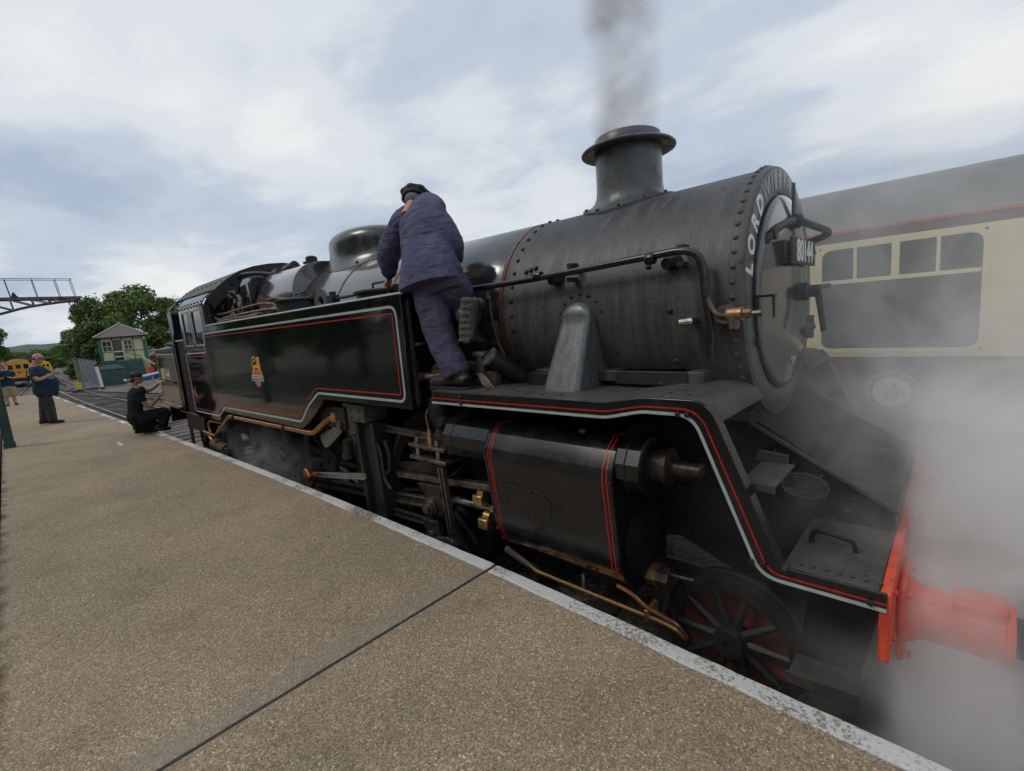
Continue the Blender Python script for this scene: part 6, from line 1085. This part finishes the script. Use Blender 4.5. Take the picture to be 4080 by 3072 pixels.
# ------------------------------------------------------------------ smoke from the chimney and steam at the front
def vol(name, label, cat, bx_, dens, col, rough=(1.6, 4), absorb=None, aniso=.15):
    o = MB().box(*bx_).build(name, 'black_matt', smooth=0, label=label, cat=cat, kind='stuff')
    m = bpy.data.materials.new(name); m.use_nodes = True; t = m.node_tree; t.nodes.clear()
    g = t.nodes.new('ShaderNodeTexCoord').outputs['Object']; s = nd(t, 'ShaderNodeSeparateXYZ'); t.links.new(g, s.inputs[0])
    n = nd(t, 'ShaderNodeTexNoise', Scale=rough[0], Detail=float(rough[1]), Roughness=.6, Distortion=.6); t.links.new(g, n.inputs['Vector'])
    d = dens(t, s.outputs[0], s.outputs[1], s.outputs[2], n.outputs[0])
    pv = nd(t, 'ShaderNodeVolumePrincipled'); pv.inputs['Color'].default_value = (*col, 1); pv.inputs['Anisotropy'].default_value = aniso; t.links.new(d, pv.inputs['Density'])
    if absorb: pv.inputs['Absorption Color'].default_value = (*absorb, 1)
    out = nd(t, 'ShaderNodeOutputMaterial'); t.links.new(pv.outputs[0], out.inputs['Volume']); o.data.materials.clear(); o.data.materials.append(m); return o
def sstep(t, v, a, b_):
    n = nd(t, 'ShaderNodeMapRange', interpolation_type='SMOOTHSTEP'); n.inputs['From Min'].default_value = min(a, b_); n.inputs['From Max'].default_value = max(a, b_)
    n.inputs['To Min'].default_value = 0. if a < b_ else 1.; n.inputs['To Max'].default_value = 1. if a < b_ else 0.; t.links.new(v, n.inputs['Value']); return n.outputs['Result']
def mul(t, *a):
    r = a[0]
    for x in a[1:]: r = mth(t, 'MULTIPLY', r, x)
    return r
def steam(t, x, y, z, n):
    yy = mth(t, 'ADD', mul(t, sstep(t, y, -1.1, .5), .86), .14)
    low = mul(t, sstep(t, x, -.25, .8), sstep(t, z, 1.35, .45), 1.6)
    midv = mul(t, sstep(t, x, -1.0, .25), sstep(t, z, 3.0, 1.35), .42, yy)
    high = mul(t, sstep(t, x, -1.9, .0), sstep(t, z, 4.15, 2.6), .22, yy)
    beam = mul(t, sstep(t, x, -.07, .14), sstep(t, y, -1.28, -.75), sstep(t, z, 2.2, 1.2), sstep(t, y, 1.5, .6), 4.0)
    deck = mul(t, sstep(t, x, -.65, .15), sstep(t, z, 2.4, 1.2), sstep(t, y, .3, -.3), .5)
    beam = mth(t, 'ADD', beam, deck)
    tot = mth(t, 'ADD', mth(t, 'ADD', low, midv), mth(t, 'ADD', high, beam))
    edge = mul(t, sstep(t, y, -1.43, -1.05), sstep(t, x, 4.9, 3.2))
    nn = mth(t, 'ADD', mul(t, sstep(t, n, .40, .62), 1.9), .16)
    return mul(t, tot, edge, nn)
vol('steam_cloud', 'pale steam drifting round the red buffers and smokebox front', 'steam', (-2.2, 5, -1.44, 2.03, -.1, 4.2), steam, (1.0, .985, .965), (1.7, 3), None, 0.0)
def wisp(t, x, y, z, n): return mul(t, sstep(t, x, -9.4, -8.4), sstep(t, x, -5.6, -7.2), sstep(t, z, 1.5, .7), sstep(t, n, .42, .7), .9)
vol('steam_wisp', 'thin steam leaking below the tank behind the copper pipe', 'steam', (-9.5, -5.5, -1.42, -1.0, .2, 1.55), wisp, (.9, .9, .9), (2.2, 3))
def smoke(t, x, y, z, n):
    cx = mth(t, 'ADD', mul(t, mth(t, 'SUBTRACT', z, 4.0), .02), -1.84); n9 = mth(t, 'SUBTRACT', n, .5)
    dx = mth(t, 'ADD', mth(t, 'SUBTRACT', x, cx), mul(t, n9, .55)); dy = mth(t, 'ADD', y, mul(t, n9, -.5))
    r = mth(t, 'SQRT', mth(t, 'ADD', mul(t, dx, dx), mul(t, dy, dy))); w = mth(t, 'ADD', mul(t, mth(t, 'SUBTRACT', z, 3.9), .05), .235)
    q = mth(t, 'DIVIDE', r, w)
    return mul(t, sstep(t, q, 1.25, .35), mth(t, 'ADD', mul(t, sstep(t, n, .40, .62), 4.6), .40), sstep(t, z, 3.9, 4.0), sstep(t, z, 8.2, 6.2))
vol('smoke_plume', 'grey brown smoke rising from the chimney', 'smoke', (-2.7, -1.0, -.75, .75, 3.9, 8.3), smoke, (.60, .57, .54), (2.1, 5))
